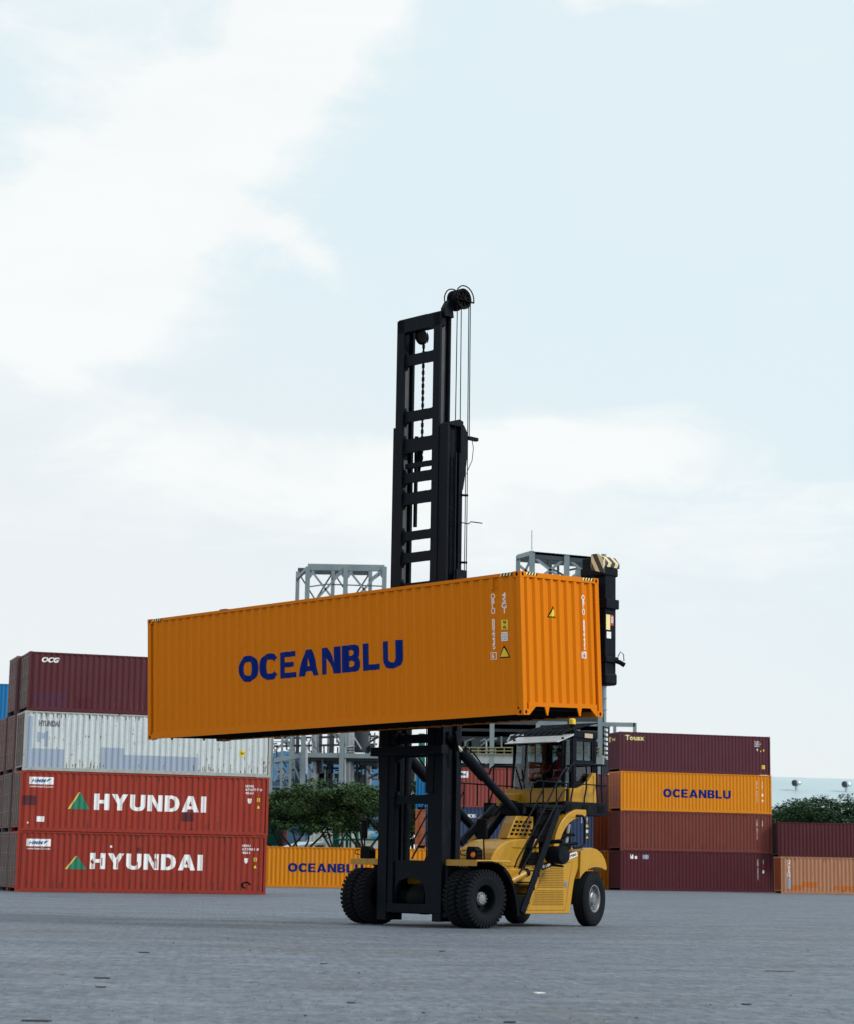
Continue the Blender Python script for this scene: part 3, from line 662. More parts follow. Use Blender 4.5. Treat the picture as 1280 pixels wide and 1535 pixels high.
# ------------------------------------------------------------------ the container handler (local x = right seen from behind the load, y = backwards, z = up)
TR = empty('container_handler', O_T, YAW)
tag(TR, 'yellow and black container handler with a tall black mast carrying the orange container', 'container handler')
def sm(pts, n=4):
    P = [Vector(p) for p in pts]; out = []
    for i in range(len(P)-1):
        a, b_, c_, d = P[max(0, i-1)], P[i], P[i+1], P[min(len(P)-1, i+2)]
        for k in range(n):
            t_ = k/n; out.append(tuple(.5*((2*b_)+(c_-a)*t_+(2*a-5*b_+4*c_-d)*t_*t_+(3*b_-a-3*c_+d)*t_**3)))
    return out+[tuple(P[-1])]
def B(name, mat, a, b, bevel=.012, parent=TR, **k):
    return MB().box(a, b).build(name, mat, parent, bevel=bevel, **k)
def TB(name, mat, pts, r, n=10, parent=TR, **k): return MB().tube(pts, r, n, **k).build(name, mat, parent, smooth=True)
# --- wheels
def tyre_mesh(lugs, w=.36, ro=.65, ri=.32):
    mb = MB(); h = w/2; r0 = ro-(.035 if lugs else .012)
    prof = [(-h*.62, ri-.02), (-h*.80, ri+.01), (-h, ri+.12), (-h*1.02, r0-.12), (-h*.90, r0-.03), (-h*.72, r0), (h*.72, r0), (h*.90, r0-.03), (h*1.02, r0-.12), (h, ri+.12), (h*.80, ri+.01), (h*.62, ri-.02)]
    mb.lathe(prof, (0, 0, 0), 'x', 56)
    if lugs:
        n = 38
        for i in range(n):
            a = 2*pi*i/n
            for s in (-1, 1):
                a_ = a+(pi/n if s > 0 else 0); v = []
                for (x, r, da) in ((0.01, r0-.01, .05), (.01, ro, .05), (h*.93, ro-.005, -.02), (h*1.05, r0-.09, -.02), (h*.98, r0-.10, -.02)):
                    for q in (-.048, .048):
                        t = a_+da+q; v.append((s*x, r*cos(t), r*sin(t)))
                mb.add(v, [(0, 1, 3, 2), (2, 3, 5, 4), (4, 5, 7, 6), (6, 7, 9, 8), (0, 2, 4, 6, 8), (1, 9, 7, 5, 3)])
    else:
        for x in (-.11, -.04, .04, .11): mb.lathe([(x-.025, r0-.002), (x-.022, ro), (x+.022, ro), (x+.025, r0-.002)], (0, 0, 0), 'x', 56)
    return mb.mesh('tyre')
ME_LUG, ME_REAR = tyre_mesh(True), tyre_mesh(False)
for me_ in (ME_LUG, ME_REAR): me_.polygons.foreach_set('use_smooth', [False]*len(me_.polygons))
def rim_mesh(out, dish):
    mb = MB(); s = out
    mb.lathe([(s*.13, .335), (s*.15, .325), (s*.13, .295), (s*(.02), .285), (s*-dish, .275), (s*-dish, .19), (s*(-dish+.02), .17), (s*(-dish+.02), .0)], (0, 0, 0), 'x', 40)
    return mb.mesh('wheel')
def hub_mesh(out, dish, r=.155):
    mb = MB(); s = out; x = -dish+.02
    mb.lathe([(s*x, r), (s*(x+.09), r*.96), (s*(x+.12), r*.75), (s*(x+.13), r*.3), (s*(x+.13), 0)], (0, 0, 0), 'x', 24)
    for k in range(10):
        a = 2*pi*k/10; q = r*.74; mb.tube([(s*(x+.10), q*cos(a), q*sin(a)), (s*(x+.145), q*cos(a), q*sin(a))], .014, 6)
    if r > .16:
        mb.lathe([(s*(x+.0), .27), (s*(x+.03), .262), (s*(x+.03), .20), (s*x, .19)], (0, 0, 0), 'x', 32)
        for k in range(10):
            a = 2*pi*(k+.5)/10; mb.tube([(s*(x+.02), .235*cos(a), .235*sin(a)), (s*(x+.065), .235*cos(a), .235*sin(a))], .019, 6)
    return mb.mesh('hub')
def wheel(x, y, s, lug, rot=0, dish=.0, r=.155):
    rm = place('wheel', rim_mesh(s, dish), m_black2 if lug else m_rim, TR, (x, y, .652), (0, 0, rot))
    for p_ in rm.data.polygons: p_.use_smooth = True
    t = place('tyre', ME_LUG if lug else ME_REAR, m_rubber, rm, (0, 0, 0), (R.random()*6, 0, 0))
    h = place('hub', hub_mesh(s, dish, r), m_rim, rm)
for s in (1, -1):
    wheel(s*1.87, 0, s, True, 0, .10); wheel(s*1.45, 0, s, True, 0, .02)
wheel(1.17, 4.50, 1, False, radians(17), .01, .17); wheel(-1.17, 4.50, -1, False, radians(17), .01, .17)
TB('drive_axle', m_black2, [(-1.75, 0, .65), (1.75, 0, .65)], .17, 14); TB('steer_axle', m_black2, [(-1.0, 4.50, .62), (1.0, 4.50, .62)], .12, 12)
MB().lathe([(-.35, .12), (-.28, .30), (-.1, .36), (.1, .36), (.28, .30), (.35, .12)], (.1, 0, .62), 'x', 20).build('differential', m_black2, TR, smooth=True)
# --- chassis
ch = MB()
for x in (-.75, .75): ch.prism([(-.25, .45), (1.2, .42), (3.2, .48), (4.2, .70), (4.2, 1.35), (-.25, 1.35)], 'x', x-.09, x+.09)
ch.box((-.65, .9, .5), (.65, 1.1, 1.3)); ch.box((-.65, 2.6, .5), (.65, 3.6, 1.3))
ch.build('chassis_frame', m_black, TR, bevel=.01)
MB().prism([(.15, .95), (.15, 1.35), (.62, 1.42), (.62, .85)], 'x', -.62, .62).build('front_crossmember', m_yellow, TR, bevel=.02)
MB().prism([(.3, 1.05), (.5, .75), (1.0, .62), (1.0, 1.35), (.3, 1.35)], 'x', -.50, .2).build('transmission_housing', m_yellow, TR, bevel=.03)
B('engine_block', m_black2, (-.6, 1.3, .5), (.6, 3.0, 1.45)); B('fuel_tank', m_black2, (-1.7, 1.4, .45), (-.95, 3.2, 1.3), .05)
# --- hood: rounded yellow cover
hood = [(.89, 1.45), (.93, 1.56), (1.00, 1.67), (1.10, 1.78), (1.24, 1.87), (1.42, 1.945), (1.62, 1.99), (1.85, 2.01), (2.55, 2.03), (2.55, .95), (1.15, .95), (1.15, 1.45)]
h = MB().prism(hood, 'x', .15, 1.30).build('hood', m_yellow, TR, bevel=.035, seg=3)
for z_, y0_, y1_ in ((1.80, 1.62, 2.15), (1.38, 1.45, 2.2)):
    g_ = B('panel_seam', m_black2, (1.300, y0_, z_), (1.304, y1_, z_+.012), 0)
B('side_box', m_yellow, (1.0, 1.25, .98), (1.42, 2.25, 1.33), .03); B('hood_vent', m_black2, (1.29, 2.12, 1.42), (1.34, 2.5, 1.72), .01)
# air cleaner cover with slots
MB().prism([(1.70, 2.02), (1.90, 2.38), (2.02, 2.55), (2.62, 2.55), (2.62, 2.02)], 'x', .72, 1.06).build('grille_cover', m_yellow, TR, bevel=.03)
for r_ in range(4):
    for k in range(5):
        y_ = 1.80+.155*k+.055*r_; z_ = 2.10+.095*r_
        if y_ < 2.50: MB().prism([(y_, z_), (y_+.10, z_), (y_+.12, z_+.055), (y_+.02, z_+.055)], 'x', 1.056, 1.064).build('grille_slot', m_black2, TR)
# --- front fender shelves and arches
arc = [(-.24, 1.44), (.08, 1.45), (.30, 1.42), (.50, 1.33), (.68, 1.17), (.82, .95), (.91, .70), (.97, .45), (.99, .27)]
for s in (1, -1):
    a, b = sorted((s*1.02, s*2.10))
    MB().prism([(-.26, 1.455), (.86, 1.455), (.86, 1.51), (-.26, 1.51)], 'x', *sorted((s*1.02, s*1.98))).build('fender_shelf', m_yellow, TR, bevel=.015)
    B('fender_front_plate', m_yellow, (min(a, b), -.275, 1.37), (max(a, b)-(.12 if s > 0 else 0), -.262, 1.50), .004)
    MB().strip(arc, 'x', a, b, .035).build('wheel_arch', m_black2, TR, bevel=.01)
    MB().strip(arc[3:], 'x', *sorted((s*1.98, s*2.11)), -.05).build('arch_edge', m_black2, TR)
    # lamp cluster
    x = s*1.72
    lc = MB().prism([(x-.17, 1.51), (x+.17, 1.51), (x+.17, 1.72), (x+.05, 1.80), (x-.13, 1.80), (x-.17, 1.72)], 'y', -.18, .02).build('lamp_cluster', m_black2, TR, bevel=.02)
    if s > 0: MB().lathe([(-.03, 0), (-.03, .05), (-.0, .07), (.01, .072)], (x+.06, -.18, 1.62), 'y', 14).build('indicator', m_lampor, lc, smooth=True)
    TB('lamp_guard', m_black2, [(x-.17, -.19, 1.60), (x-.32, -.19, 1.62), (x-.32, -.19, 1.70), (x-.17, -.19, 1.71)], .012, 6); TB('lamp_guard', m_black2, [(x+.17, -.19, 1.60), (x+.32, -.19, 1.60), (x+.32, -.19, 1.69), (x+.17, -.19, 1.70)], .012, 6)
    xm = s*1.93
    TB('mirror_post', m_black2, [(xm-.02, .05, 1.45), (xm-.02, .02, 1.9), (xm, -.02, 2.3)], .018, 6)
    MB().box((xm-.17 if s > 0 else xm-.06, -.08, 1.97), (xm+.13 if s > 0 else xm+.12, .0, 2.42)).build('mirror', m_black2, TR, bevel=.03)
# --- rear: counterweight with wheel arches, perforated side panel
def archpts(cy, cz, r, a0, a1, n=12): return [(cy+r*cos(radians(a0+(a1-a0)*k/n)), cz+r*sin(radians(a0+(a1-a0)*k/n))) for k in range(n+1)]
DV = .40
cwside = [(a+DV, b_) for a, b_ in [(3.52, 1.76), (3.70, 1.83), (3.92, 1.855), (4.12, 1.82), (4.30, 1.72), (4.42, 1.58), (4.48, 1.42), (4.48, 1.34)]+archpts(4.10, .60, .80, 66, 140)]
for s in (1, -1):
    MB().prism(cwside, 'x', *sorted((s*.75, s*1.40))).build('rear_fender', m_yellow, TR, bevel=.07, seg=4)
MB().prism([(3.5, .5), (4.95, .5), (5.0, 1.2), (4.9, 1.6), (4.5, 1.75), (3.5, 1.75)], 'x', -.745, .745).build('counterweight', m_yellow, TR, bevel=.04)
pan = [(a+DV, b_) for a, b_ in [(1.52, .30), (3.20, .30), (3.28, .75), (3.36, 1.10), (3.51, 1.40), (3.51, 1.755), (2.98, 1.66), (2.22, 1.44), (2.10, 1.22)]]
for s in (1, -1):
    pn = MB().prism(pan, 'x', *sorted((s*.75, s*1.35))).build('side_panel', m_yellow, TR, bevel=.02)
    hp = MB()
    for j in range(26):
        z_ = .50+j*.040
        if j == 9: continue
        for k in range(44):
            y_ = 1.86+k*.036+(.018 if j % 2 else 0); lo = 1.80+(z_-.45)*.50+(0.0 if j > 9 else .02)
            if y_ < lo or y_ > 2.95 or z_ > 1.05+(y_-2.05)*.42+.12: continue
            hp.prism([(y_+DV, z_), (y_+DV+.016, z_), (y_+DV+.016, z_+.020), (y_+DV, z_+.020)], 'x', s*1.3505, s*1.3530)
    q = hp.build('perforation', m_black2, pn); q['kind'] = 'stuff'
    for z_, y_ in ((.52, 1.68), (.83, 1.86), (1.14, 2.02)): MB().prism([(y_+DV, z_), (y_+DV+.09, z_+.01), (y_+DV+.10, z_+.09), (y_+DV+.01, z_+.08)], 'x', s*1.3510, s*1.3550).build('panel_slot', m_black2, pn)
    MB().strip([(2.08, .38), (3.42, .38), (3.56, 1.05), (3.68, 1.52), (2.74, 1.36), (2.08, .38)], 'x', s*1.3510, s*1.3525, .007).build('panel_groove', m_black2, pn)
    MB().box((min(s*1.35, s*1.3570), 3.38, .92), (max(s*1.35, s*1.3570), 3.50, 1.05)).build('latch', m_rim, pn)
def sidetxt(name, txt, y0, z0, ln, h, ang, mat, x=1.357, parent=TR, bold=.03, shear=0):
    vs, fs = fit_box(font_mesh(txt, bold, shear), 0, 0, ln, h); me = bpy.data.meshes.new(name)
    me.from_pydata([(x, y0+a*cos(ang)-b*sin(ang), z0+a*sin(ang)+b*cos(ang)) for a, b in vs], [], fs); me.materials.append(mat)
    o = bpy.data.objects.new(name, me); COL.objects.link(o); o.parent = parent; return o
def slab(name, y0, z0, ln, h, ang, mat, x=1.3525):
    mb = MB(); c_, s_ = cos(ang), sin(ang); P = [(y0, z0), (y0+ln*c_, z0+ln*s_), (y0+ln*c_-h*s_, z0+ln*s_+h*c_), (y0-h*s_, z0+h*c_)]; mb.prism(P, 'x', x-.0015, x+.0015); return mb.build(name, mat, TR)
slab('name_plate', 2.60, 1.30, .40, .13, .27, m_black2); sidetxt('lettering', 'SANY', 2.72, 1.365, .25, .07, .27, m_whiteink)
slab('name_plate', 3.38, 1.52, .50, .12, .27, m_whiteink); sidetxt('lettering', 'SDCY90K6', 3.42, 1.555, .42, .065, .27, m_black2)
MB().lathe([(0, 0), (.0, .045)], (1.357, 2.65, 1.39), 'x', 10).build('logo_mark', m_whiteink, TR)
B('side_step_box', m_black2, (1.45, 1.22, .30), (1.80, 1.50, .75), .02)
MB().tube([(1.55, 1.18, 1.0), (1.62, 1.75, 1.24)], .085, 12).build('hydraulic_cylinder', m_yellow, TR, smooth=True); TB('cylinder_cap', m_black, [(1.615, 1.72, 1.228), (1.63, 1.80, 1.262)], .098, 12)
MB().prism([(1.1, .35), (1.5, .30), (1.42, 1.1), (1.1, 1.1)], 'x', 1.05, 1.45).build('lower_side_plate', m_yellow, TR, bevel=.01)
# --- rear superstructure under the cab
ARCH = sm([(3.10, 1.78), (3.16, 2.0), (3.32, 2.26), (3.54, 2.45), (3.80, 2.55), (4.1, 2.60)])+[(4.1, 2.75)]+sm([(3.75, 2.75), (3.45, 2.64), (3.18, 2.42), (3.00, 2.12), (2.92, 1.78)])
MB().prism(ARCH, 'x', 1.18, 1.42).build('arched_support', m_yellow, TR, bevel=.015)
MB().prism(ARCH, 'x', -1.42, -1.18).build('arched_support', m_yellow, TR, bevel=.015)
B('dark_machinery_block', m_black2, (.25, 2.66, 1.95), (1.12, 3.25, 2.72), .03); B('valve_bank', m_black2, (.3, 2.3, 1.9), (.9, 2.65, 2.3), .03); B('radiator', m_black2, (-.45, 3.3, 1.7), (.95, 4.1, 2.6), .03)  # first block is added to darken the space below the platform, as black machinery
TB('rear_guard', m_black, [(1.45, 3.72, 2.60), (1.45, 3.92, 2.60), (1.45, 4.0, 2.50), (1.45, 4.0, 1.95), (1.45, 3.9, 1.86), (1.45, 3.6, 1.84)], .03, 8)
TB('exhaust_pipe', m_rim, [(1.2, 3.6, 1.95), (1.2, 3.7, 2.4)], .06, 10)
for q in (((1.3, 3.0, 1.95), (1.3, 3.5, 2.15), (1.3, 3.8, 2.15)), ((1.35, 3.0, 1.9), (1.35, 3.6, 1.93), (1.35, 3.85, 1.95))): TB('hose', m_black2, q, .035, 8)
MB().lathe([(-.24, 0), (-.24, .15), (-.21, .20), (.20, .215), (.24, .19), (.25, 0)], (1.72, 2.70, 1.66), 'x', 28).build('air_tank', m_black, TR, smooth=True)
TB('tank_bracket', m_black, [(1.6, 2.62, 1.44), (1.75, 2.9, 1.40)], .03, 6)
TB('filler_pipe', m_black, [(1.5, 2.5, 1.95), (1.9, 2.72, 1.98)], .05, 8)
# struts rising from the hood to the platform
for x, y0_, z0_, y1_, z1_ in ((-.05, 1.30, 1.9, 2.45, 2.78), (.30, 1.75, 2.02, 2.50, 2.76), (.9, 2.3, 2.0, 2.75, 2.7)):
    MB().beam((x, y0_, z0_), (x, y1_, z1_), .08, .17).build('support_strut', m_black, TR, bevel=.01)
# --- platform, stairs and handrails
MB().prism([(-1.32, 3.40), (-1.32, 4.92), (1.32, 4.92), (1.32, 3.40), (1.12, 2.25), (.35, 2.25), (.20, 3.40)], 'z', 2.76, 2.84).build('platform', m_black, TR, bevel=.01)
for s in (1, -1): B('platform_side_plate', m_black, (s*1.32-.02, 3.42, 2.62), (s*1.32+.02, 4.95, 2.93), .008)
B('platform_rear_plate', m_black, (-1.30, 4.93, 2.62), (1.30, 4.96, 2.93), .005); B('platform_front_beam', m_black, (.35, 2.2, 2.60), (1.10, 2.32, 2.86), .008)
for s in (1, -1):
    for y_ in (3.55, 4.15, 4.72): MB().box((min(s*1.34, s*1.352), y_-.10, 2.70), (max(s*1.34, s*1.352), y_+.10, 2.86)).build('rail_bracket', m_black2, TR)
    p0, p1 = Vector((0, 1.50, .35)), Vector((0, 2.72, 2.72))
    for x in (1.82, 1.32): MB().beam((s*x, p0.y-.08, p0.z), (s*x, p1.y-.08, p1.z), .035, .17, (0, 1, 0)).build('stair_stringer', m_black, TR)
    for k in range(9):
        q = p0.lerp(p1, (k+.5)/9); MB().box((min(s*1.33, s*1.81), q.y-.18, q.z), (max(s*1.33, s*1.81), q.y+.02, q.z+.03)).build('stair_tread', m_black, TR)
    hr = .020
    TB('handrail', m_black, [(s*1.86, 1.10, 1.35), (s*1.86, 1.20, 1.55), (s*1.86, 1.62, 2.05), (s*1.86, 2.62, 3.45), (s*1.86, 2.78, 3.64), (s*1.84, 2.92, 3.68), (s*1.7, 3.05, 3.62)], hr, 7)
    TB('handrail', m_black, [(s*1.86, 1.25, 1.20), (s*1.86, 1.95, 2.10), (s*1.86, 2.72, 3.10), (s*1.86, 2.88, 3.20), (s*1.84, 2.90, 2.95), (s*1.82, 2.80, 2.72)], hr, 7)
    TB('handrail', m_black, [(s*1.30, 1.95, 2.30), (s*1.30, 2.22, 2.57), (s*1.30, 2.60, 3.08), (s*1.30, 2.68, 3.18), (s*1.30, 2.68, 2.76)], hr, 7)
    TB('handrail', m_black, [(s*1.30, 2.24, 2.80), (s*1.30, 2.24, 3.10), (s*1.30, 2.34, 3.32), (s*1.30, 2.50, 3.38), (s*1.30, 3.62, 3.36)], hr*.9, 7)
    for y_ in (2.68, 3.15, 3.56): TB('rail_post', m_black, [(s*1.30, y_, 2.84), (s*1.30, y_, 3.36)], hr*.9, 6)
    for y_, b_ in ((3.74, -.10), (4.22, -.10), (4.60, 0), (4.78, 0)):
        TB('rail_post', m_black, [(s*1.33, y_+b_, 2.72), (s*1.33, y_+b_, 3.0), (s*1.31, y_, 3.28), (s*1.31, y_, 3.84)], hr, 6)
    TB('handrail', m_black, [(s*1.31, 3.58, 3.62), (s*1.31, 3.64, 3.78), (s*1.31, 3.76, 3.85), (s*1.31, 4.96, 3.85)], .024, 8)
    TB('handrail', m_black, [(s*1.31, 3.76, 3.36), (s*1.31, 4.96, 3.36)], hr*.8, 6)
for z_ in (3.36, 3.85): TB('handrail', m_black, [(-1.31, 4.96, z_), (1.31, 4.96, z_)], .022, 6)
# --- cab
sk = MB()
fr = [(-1.05, 3.06), (-.62, 2.92), (.55, 2.93), (.92, 2.95), (.95, 3.28), (-1.02, 3.28)]
sk.prism(fr, 'y', 3.86, 4.0)
sk.build('cab_front_skirt', m_yellow, TR, bevel=.03, seg=3)
MB().prism([(-1.12, 2.80), (-.52, 2.78), (-.50, 3.14), (-1.10, 3.16)], 'y', 3.62, 3.99).build('front_tool_box', m_yellow, TR, bevel=.03, seg=3)
sd_ = [(4.0, 2.93), (5.0, 2.93), (5.0, 3.66), (4.86, 3.68), (4.78, 3.58), (4.66, 3.45), (4.50, 3.35), (4.30, 3.28), (4.0, 3.27)]
for s in (1, -1):
    MB().prism(sd_, 'x', *sorted((s*.86, s*.98))).build('cab_side_skirt', m_yellow, TR, bevel=.03, seg=3)
    MB().box((min(s*.98, s*.984), 4.855, 2.95), (max(s*.98, s*.984), 4.865, 3.6)).build('panel_seam', m_black2, TR)
B('cab_floor', m_black2, (-.86, 3.9, 2.86), (.86, 5.15, 3.22), 0)
CX, CY0, CY1 = .80, 3.93, 5.17
for s in (1, -1):
    for y_, w_ in ((3.93, .05), (4.30, .09), (5.10, .09)):
        MB().beam((s*CX, y_, 3.22), (s*CX, y_, 4.50), w_, w_).build('cab_pillar', m_black, TR, bevel=.01)
    def frame(y0, y1, z0, z1, t, nm='window_frame'):
        mb = MB()
        for q in (((y0, z0), (y1, z0+t)), ((y0, z1-t), (y1, z1)), ((y0, z0+t), (y0+t, z1-t)), ((y1-t, z0+t), (y1, z1-t))):
            mb.box((min(s*(CX-.025), s*(CX+.025)), q[0][0], q[0][1]), (max(s*(CX-.025), s*(CX+.025)), q[1][0], q[1][1]))
        return mb.build(nm, m_black, TR, bevel=.004)
    f = frame(4.345, 5.055, 3.90, 4.50, .07); MB().box((min(s*.79, s*.81), 4.69, 3.97), (max(s*.79, s*.81), 4.72, 4.43)).build('window_mullion', m_black, TR)
    MB().box((min(s*.795, s*.80), 4.41, 3.96), (max(s*.795, s*.80), 4.99, 4.44)).build('window_pane', m_glass, f)
    f = frame(4.345, 5.055, 3.40, 3.89, .06); MB().box((min(s*.795, s*.80), 4.40, 3.45), (max(s*.795, s*.80), 5.0, 3.84)).build('window_pane', m_glass, f)
    f = frame(3.955, 4.255, 3.28, 4.48, .03, 'door_frame'); MB().box((min(s*.795, s*.80), 3.98, 3.30), (max(s*.795, s*.80), 4.23, 4.46)).build('window_pane', m_glass, f)
    B('cab_lower_wall', m_black, (min(s*.79, s*.83), 4.34, 3.22), (max(s*.79, s*.83), 5.06, 3.395), 0)
# windscreen: curved across the front
ws = MB(); seg = 10
pts = [(-.86+1.72*k/seg, 3.93-.16*(1-((k/seg-.5)*2)**2)**.6) for k in range(seg+1)]
for k in range(seg):
    (a0_, b0_), (a1_, b1_) = pts[k], pts[k+1]; ws.add([(a0_, b0_, 3.27), (a1_, b1_, 3.27), (a1_, b1_+.06, 4.40), (a0_, b0_+.06, 4.40)], [(0, 1, 2, 3)])
wso = ws.build('windscreen', m_glass, TR, smooth=True)
for s in (-1, 1): MB().beam((s*.86, 3.93, 3.25), (s*.84, 3.99, 4.42), .035).build('windscreen_pillar', m_black, TR)
TB('wiper', m_black2, [(-.35, 3.74, 3.25), (-.55, 3.74, 3.75)], .022, 6); TB('wiper', m_black2, [(.35, 3.76, 4.40), (.32, 3.78, 3.95)], .018, 6); TB('wiper', m_black2, [(.40, 3.76, 3.98), (.62, 3.80, 4.25)], .012, 6)
# rear wall of the cab
rw = MB()
for q in (((-.8, 5.13, 3.22), (.8, 5.17, 3.62)), ((-.8, 5.13, 4.40), (.8, 5.17, 4.55)), ((-.8, 5.13, 3.62), (-.62, 5.17, 4.40)), ((.62, 5.13, 3.62), (.8, 5.17, 4.40)), ((-.04, 5.13, 3.62), (.04, 5.17, 4.40))): rw.box(*q)
rw.build('cab_rear_wall', m_black, TR); B('rear_window', m_glass, (-.62, 5.145, 3.62), (.62, 5.15, 4.40), 0)
# roof and sloping pale visor
B('cab_roof', m_black, (-.84, 4.30, 4.50), (.84, 5.20, 4.70), .03)
vz = [(3.70, 4.38), (3.78, 4.40), (4.05, 4.50), (4.30, 4.60), (4.52, 4.71), (4.52, 4.68), (4.30, 4.56), (3.72, 4.36)]
MB().prism(vz, 'x', -.93, .83).build('roof_visor', m_visor, TR)
B('work_lamp', plain('lamp_lens_cream', (.5, .42, .3), .3), (.845, 4.68, 4.52), (.86, 4.98, 4.63), .006); B('roof_box', m_black, (-.1, 4.5, 4.70), (.45, 5.0, 4.80), .02)
for k in range(9):
    x = -.82+k*.2; TB('roof_guard_bar', m_black, [(x, 3.85, 4.55), (x, 4.1, 4.66), (x, 5.15, 4.90)], .018, 5)
for y_, z_ in ((3.85, 4.55), (4.5, 4.75), (5.15, 4.90)): TB('roof_guard_bar', m_black, [(-.86, y_, z_), (.86, y_, z_)], .018, 5)
bc = TB('beacon_base', m_black2, [(.52, 4.6, 4.78), (.52, 4.6, 4.86)], .06, 10); MB().lathe([(0, .085), (.12, .08), (.14, .05), (.145, 0)], (.52, 4.6, 4.86), 'z', 14).build('beacon', m_beacon, TR, smooth=True)
TB('exhaust_stack', m_black, [(.15, 5.0, 4.75), (.15, 5.0, 4.98)], .11, 12)
# seat and controls
B('seat', m_seat, (-.28, 4.45, 3.30), (.28, 4.95, 3.46), .04); B('seat_back', m_seat, (-.27, 4.88, 3.44), (.27, 5.02, 4.06), .05); B('headrest', m_seat, (-.14, 4.90, 4.05), (.14, 5.0, 4.22), .03)
MB().tube([(0, 4.05, 3.25), (0, 4.22, 3.70)], .04, 8).build('steering_column', m_black2, TR)
sw = MB(); P_ = [Vector((.19*cos(t), 4.24-.10*sin(t), 3.72+.16*sin(t))) for t in [2*pi*k/16 for k in range(17)]]; sw.tube(P_, .015, 6, cap=False); sw.build('steering_wheel', m_black2, TR)
B('dashboard', m_black2, (-.7, 3.92, 3.25), (.7, 4.10, 3.42), .03); B('control_box', plain('pale_grey_box', (.55, .62, .72), .5), (.55, 4.02, 3.24), (.74, 4.2, 3.46), .04)
B('joystick', m_redink, (-.48, 4.2, 3.52), (-.42, 4.27, 3.66), .02); B('armrest', m_black2, (-.52, 4.2, 3.44), (-.38, 4.6, 3.52), .01)
# --- tilt cylinders
for s in (1, -1):
    x = s*.92; a = Vector((x, -.02, 4.18)); b = Vector((x, 2.95, 2.06)); d = (b-a).normalized()
    TB('cylinder_eye', m_black, [a-d*.25, a+d*.12], .09, 10); TB('cylinder_rod', m_chrome, [a+d*.10, a+d*.42], .055, 12)
    TB('tilt_cylinder', m_black, [a+d*.40, a+d*1.30], .135, 16); TB('tilt_cylinder_tail', m_black, [a+d*1.30, b], .098, 14)
    TB('cylinder_hose', m_black2, [a+d*.45+Vector((0, .05, .16)), a+d*.8+Vector((0, .08, .22)), a+d*1.25+Vector((0, .05, .16))], .018, 6)
B('platform_step', m_black, (-1.1, 3.25, 2.60), (.2, 3.42, 2.84), .01)
TB('hose_bundle', m_black2, sm([(.4, 1.9, 2.55), (.5, 2.3, 2.9), (.75, 2.6, 2.8), (.9, 2.9, 2.5)]), .03, 6); TB('hose_bundle', m_black2, sm([(1.25, 2.3, 1.7), (1.3, 2.6, 2.1), (1.2, 2.9, 2.4), (1.25, 3.2, 2.7)]), .035, 6)
# thin stays on the far side
for q in (((-1.9, .9, 1.5), (-1.75, 2.4, 3.6)), ((-1.5, 1.2, 1.6), (-1.5, 2.5, 3.3))): TB('stay', m_black2, q, .018, 5)

# --- mast
def mastrail(name, x0, x1, y0, y1, z0, z1, web=.03):
    """channel section opening inwards"""
    mb = MB(); mb.box((x0, y0, z0), (x1, y0+.07, z1)); mb.box((x0, y1-.07, z0), (x1, y1, z1))
    xc = (x0+x1)/2; mb.box((xc-web, y0+.07, z0), (xc+web, y1-.07, z1)); return mb.build(name, m_black, TR, bevel=.008)
mastrail('outer_mast_rail', -1.03, -.74, -.42, .12, .12, 7.75); mastrail('outer_mast_rail', .70, .98, -.38, .14, .12, 11.55)
mastrail('middle_mast_rail', -.865, -.70, -.34, .10, 7.76, 11.7)
mastrail('inner_mast_rail', -.735, -.485, -.40, -.02, 4.4, 14.30); mastrail('inner_mast_rail', -.735, -.53, -.40, -.16, 2.9, 4.39); mastrail('inner_mast_rail', .475, .695, -.40, -.02, 3.0, 14.30)
# lower inner cover plates (seen under the load)
B('mast_inner_plate', m_black, (-.735, -.39, .4), (-.55, -.22, 3.0), .008); B('mast_inner_plate', m_black, (.50, -.37, .4), (.70, .02, 3.0), .008)
def cross(z0, z1, x0=-.485, x1=.475, f=.11, y0=-.34, y1=-.27, name='mast_crossbar'):
    """crossbar whose ends flare into the rails"""
    pts = [(x0, z0-f), ]
    for k in range(1, 6): t = pi/2*k/5; pts.append((x0+f-f*cos(t), z0-f+f*sin(t)))
    for k in range(0, 6): t = pi/2*k/5; pts.append((x1-f+f*sin(t), z0-f+f*cos(t)))
    pts.append((x1, z1+f))
    for k in range(1, 6): t = pi/2*k/5; pts.append((x1-f+f*cos(t), z1+f-f*sin(t)))
    for k in range(0, 6): t = pi/2*k/5; pts.append((x0+f-f*sin(t), z1+f-f*cos(t)))
    q = []
    for p_ in pts:
        if not q or (abs(p_[0]-q[-1][0])+abs(p_[1]-q[-1][1])) > 1e-4: q.append(p_)
    MB().prism(q, 'y', y0, y1).build(name, m_black, TR)
for z0, z1 in ((13.16, 13.42), (11.78, 12.03), (11.03, 11.36), (10.30, 10.54), (9.78, 10.06), (8.92, 9.13), (8.39, 8.62), (7.6, 7.9)): cross(z0, z1)
B('mast_crossbar', m_black, (-.48, -.30, 10.66), (.47, -.20, 10.78), .005); B('mast_crossbar', m_black, (-.48, .0, 9.3), (-.40, .06, 11.5), .005)
MB().prism([(-.735, 13.98), (-.735, 14.24), (-.68, 14.32), (.695, 14.32), (.695, 13.98)], 'y', -.40, -.20).build('mast_top_beam', m_black, TR, bevel=.01)
for z0, z1 in ((3.82, 4.02), (2.76, 2.96)): cross(z0, z1, -.50, .50, .10)
for z0, z1 in ((4.15, 4.35), (4.6, 5.0)): B('mast_crossbar', m_black, (-.5, -.32, z0), (.5, -.25, z1), 0)
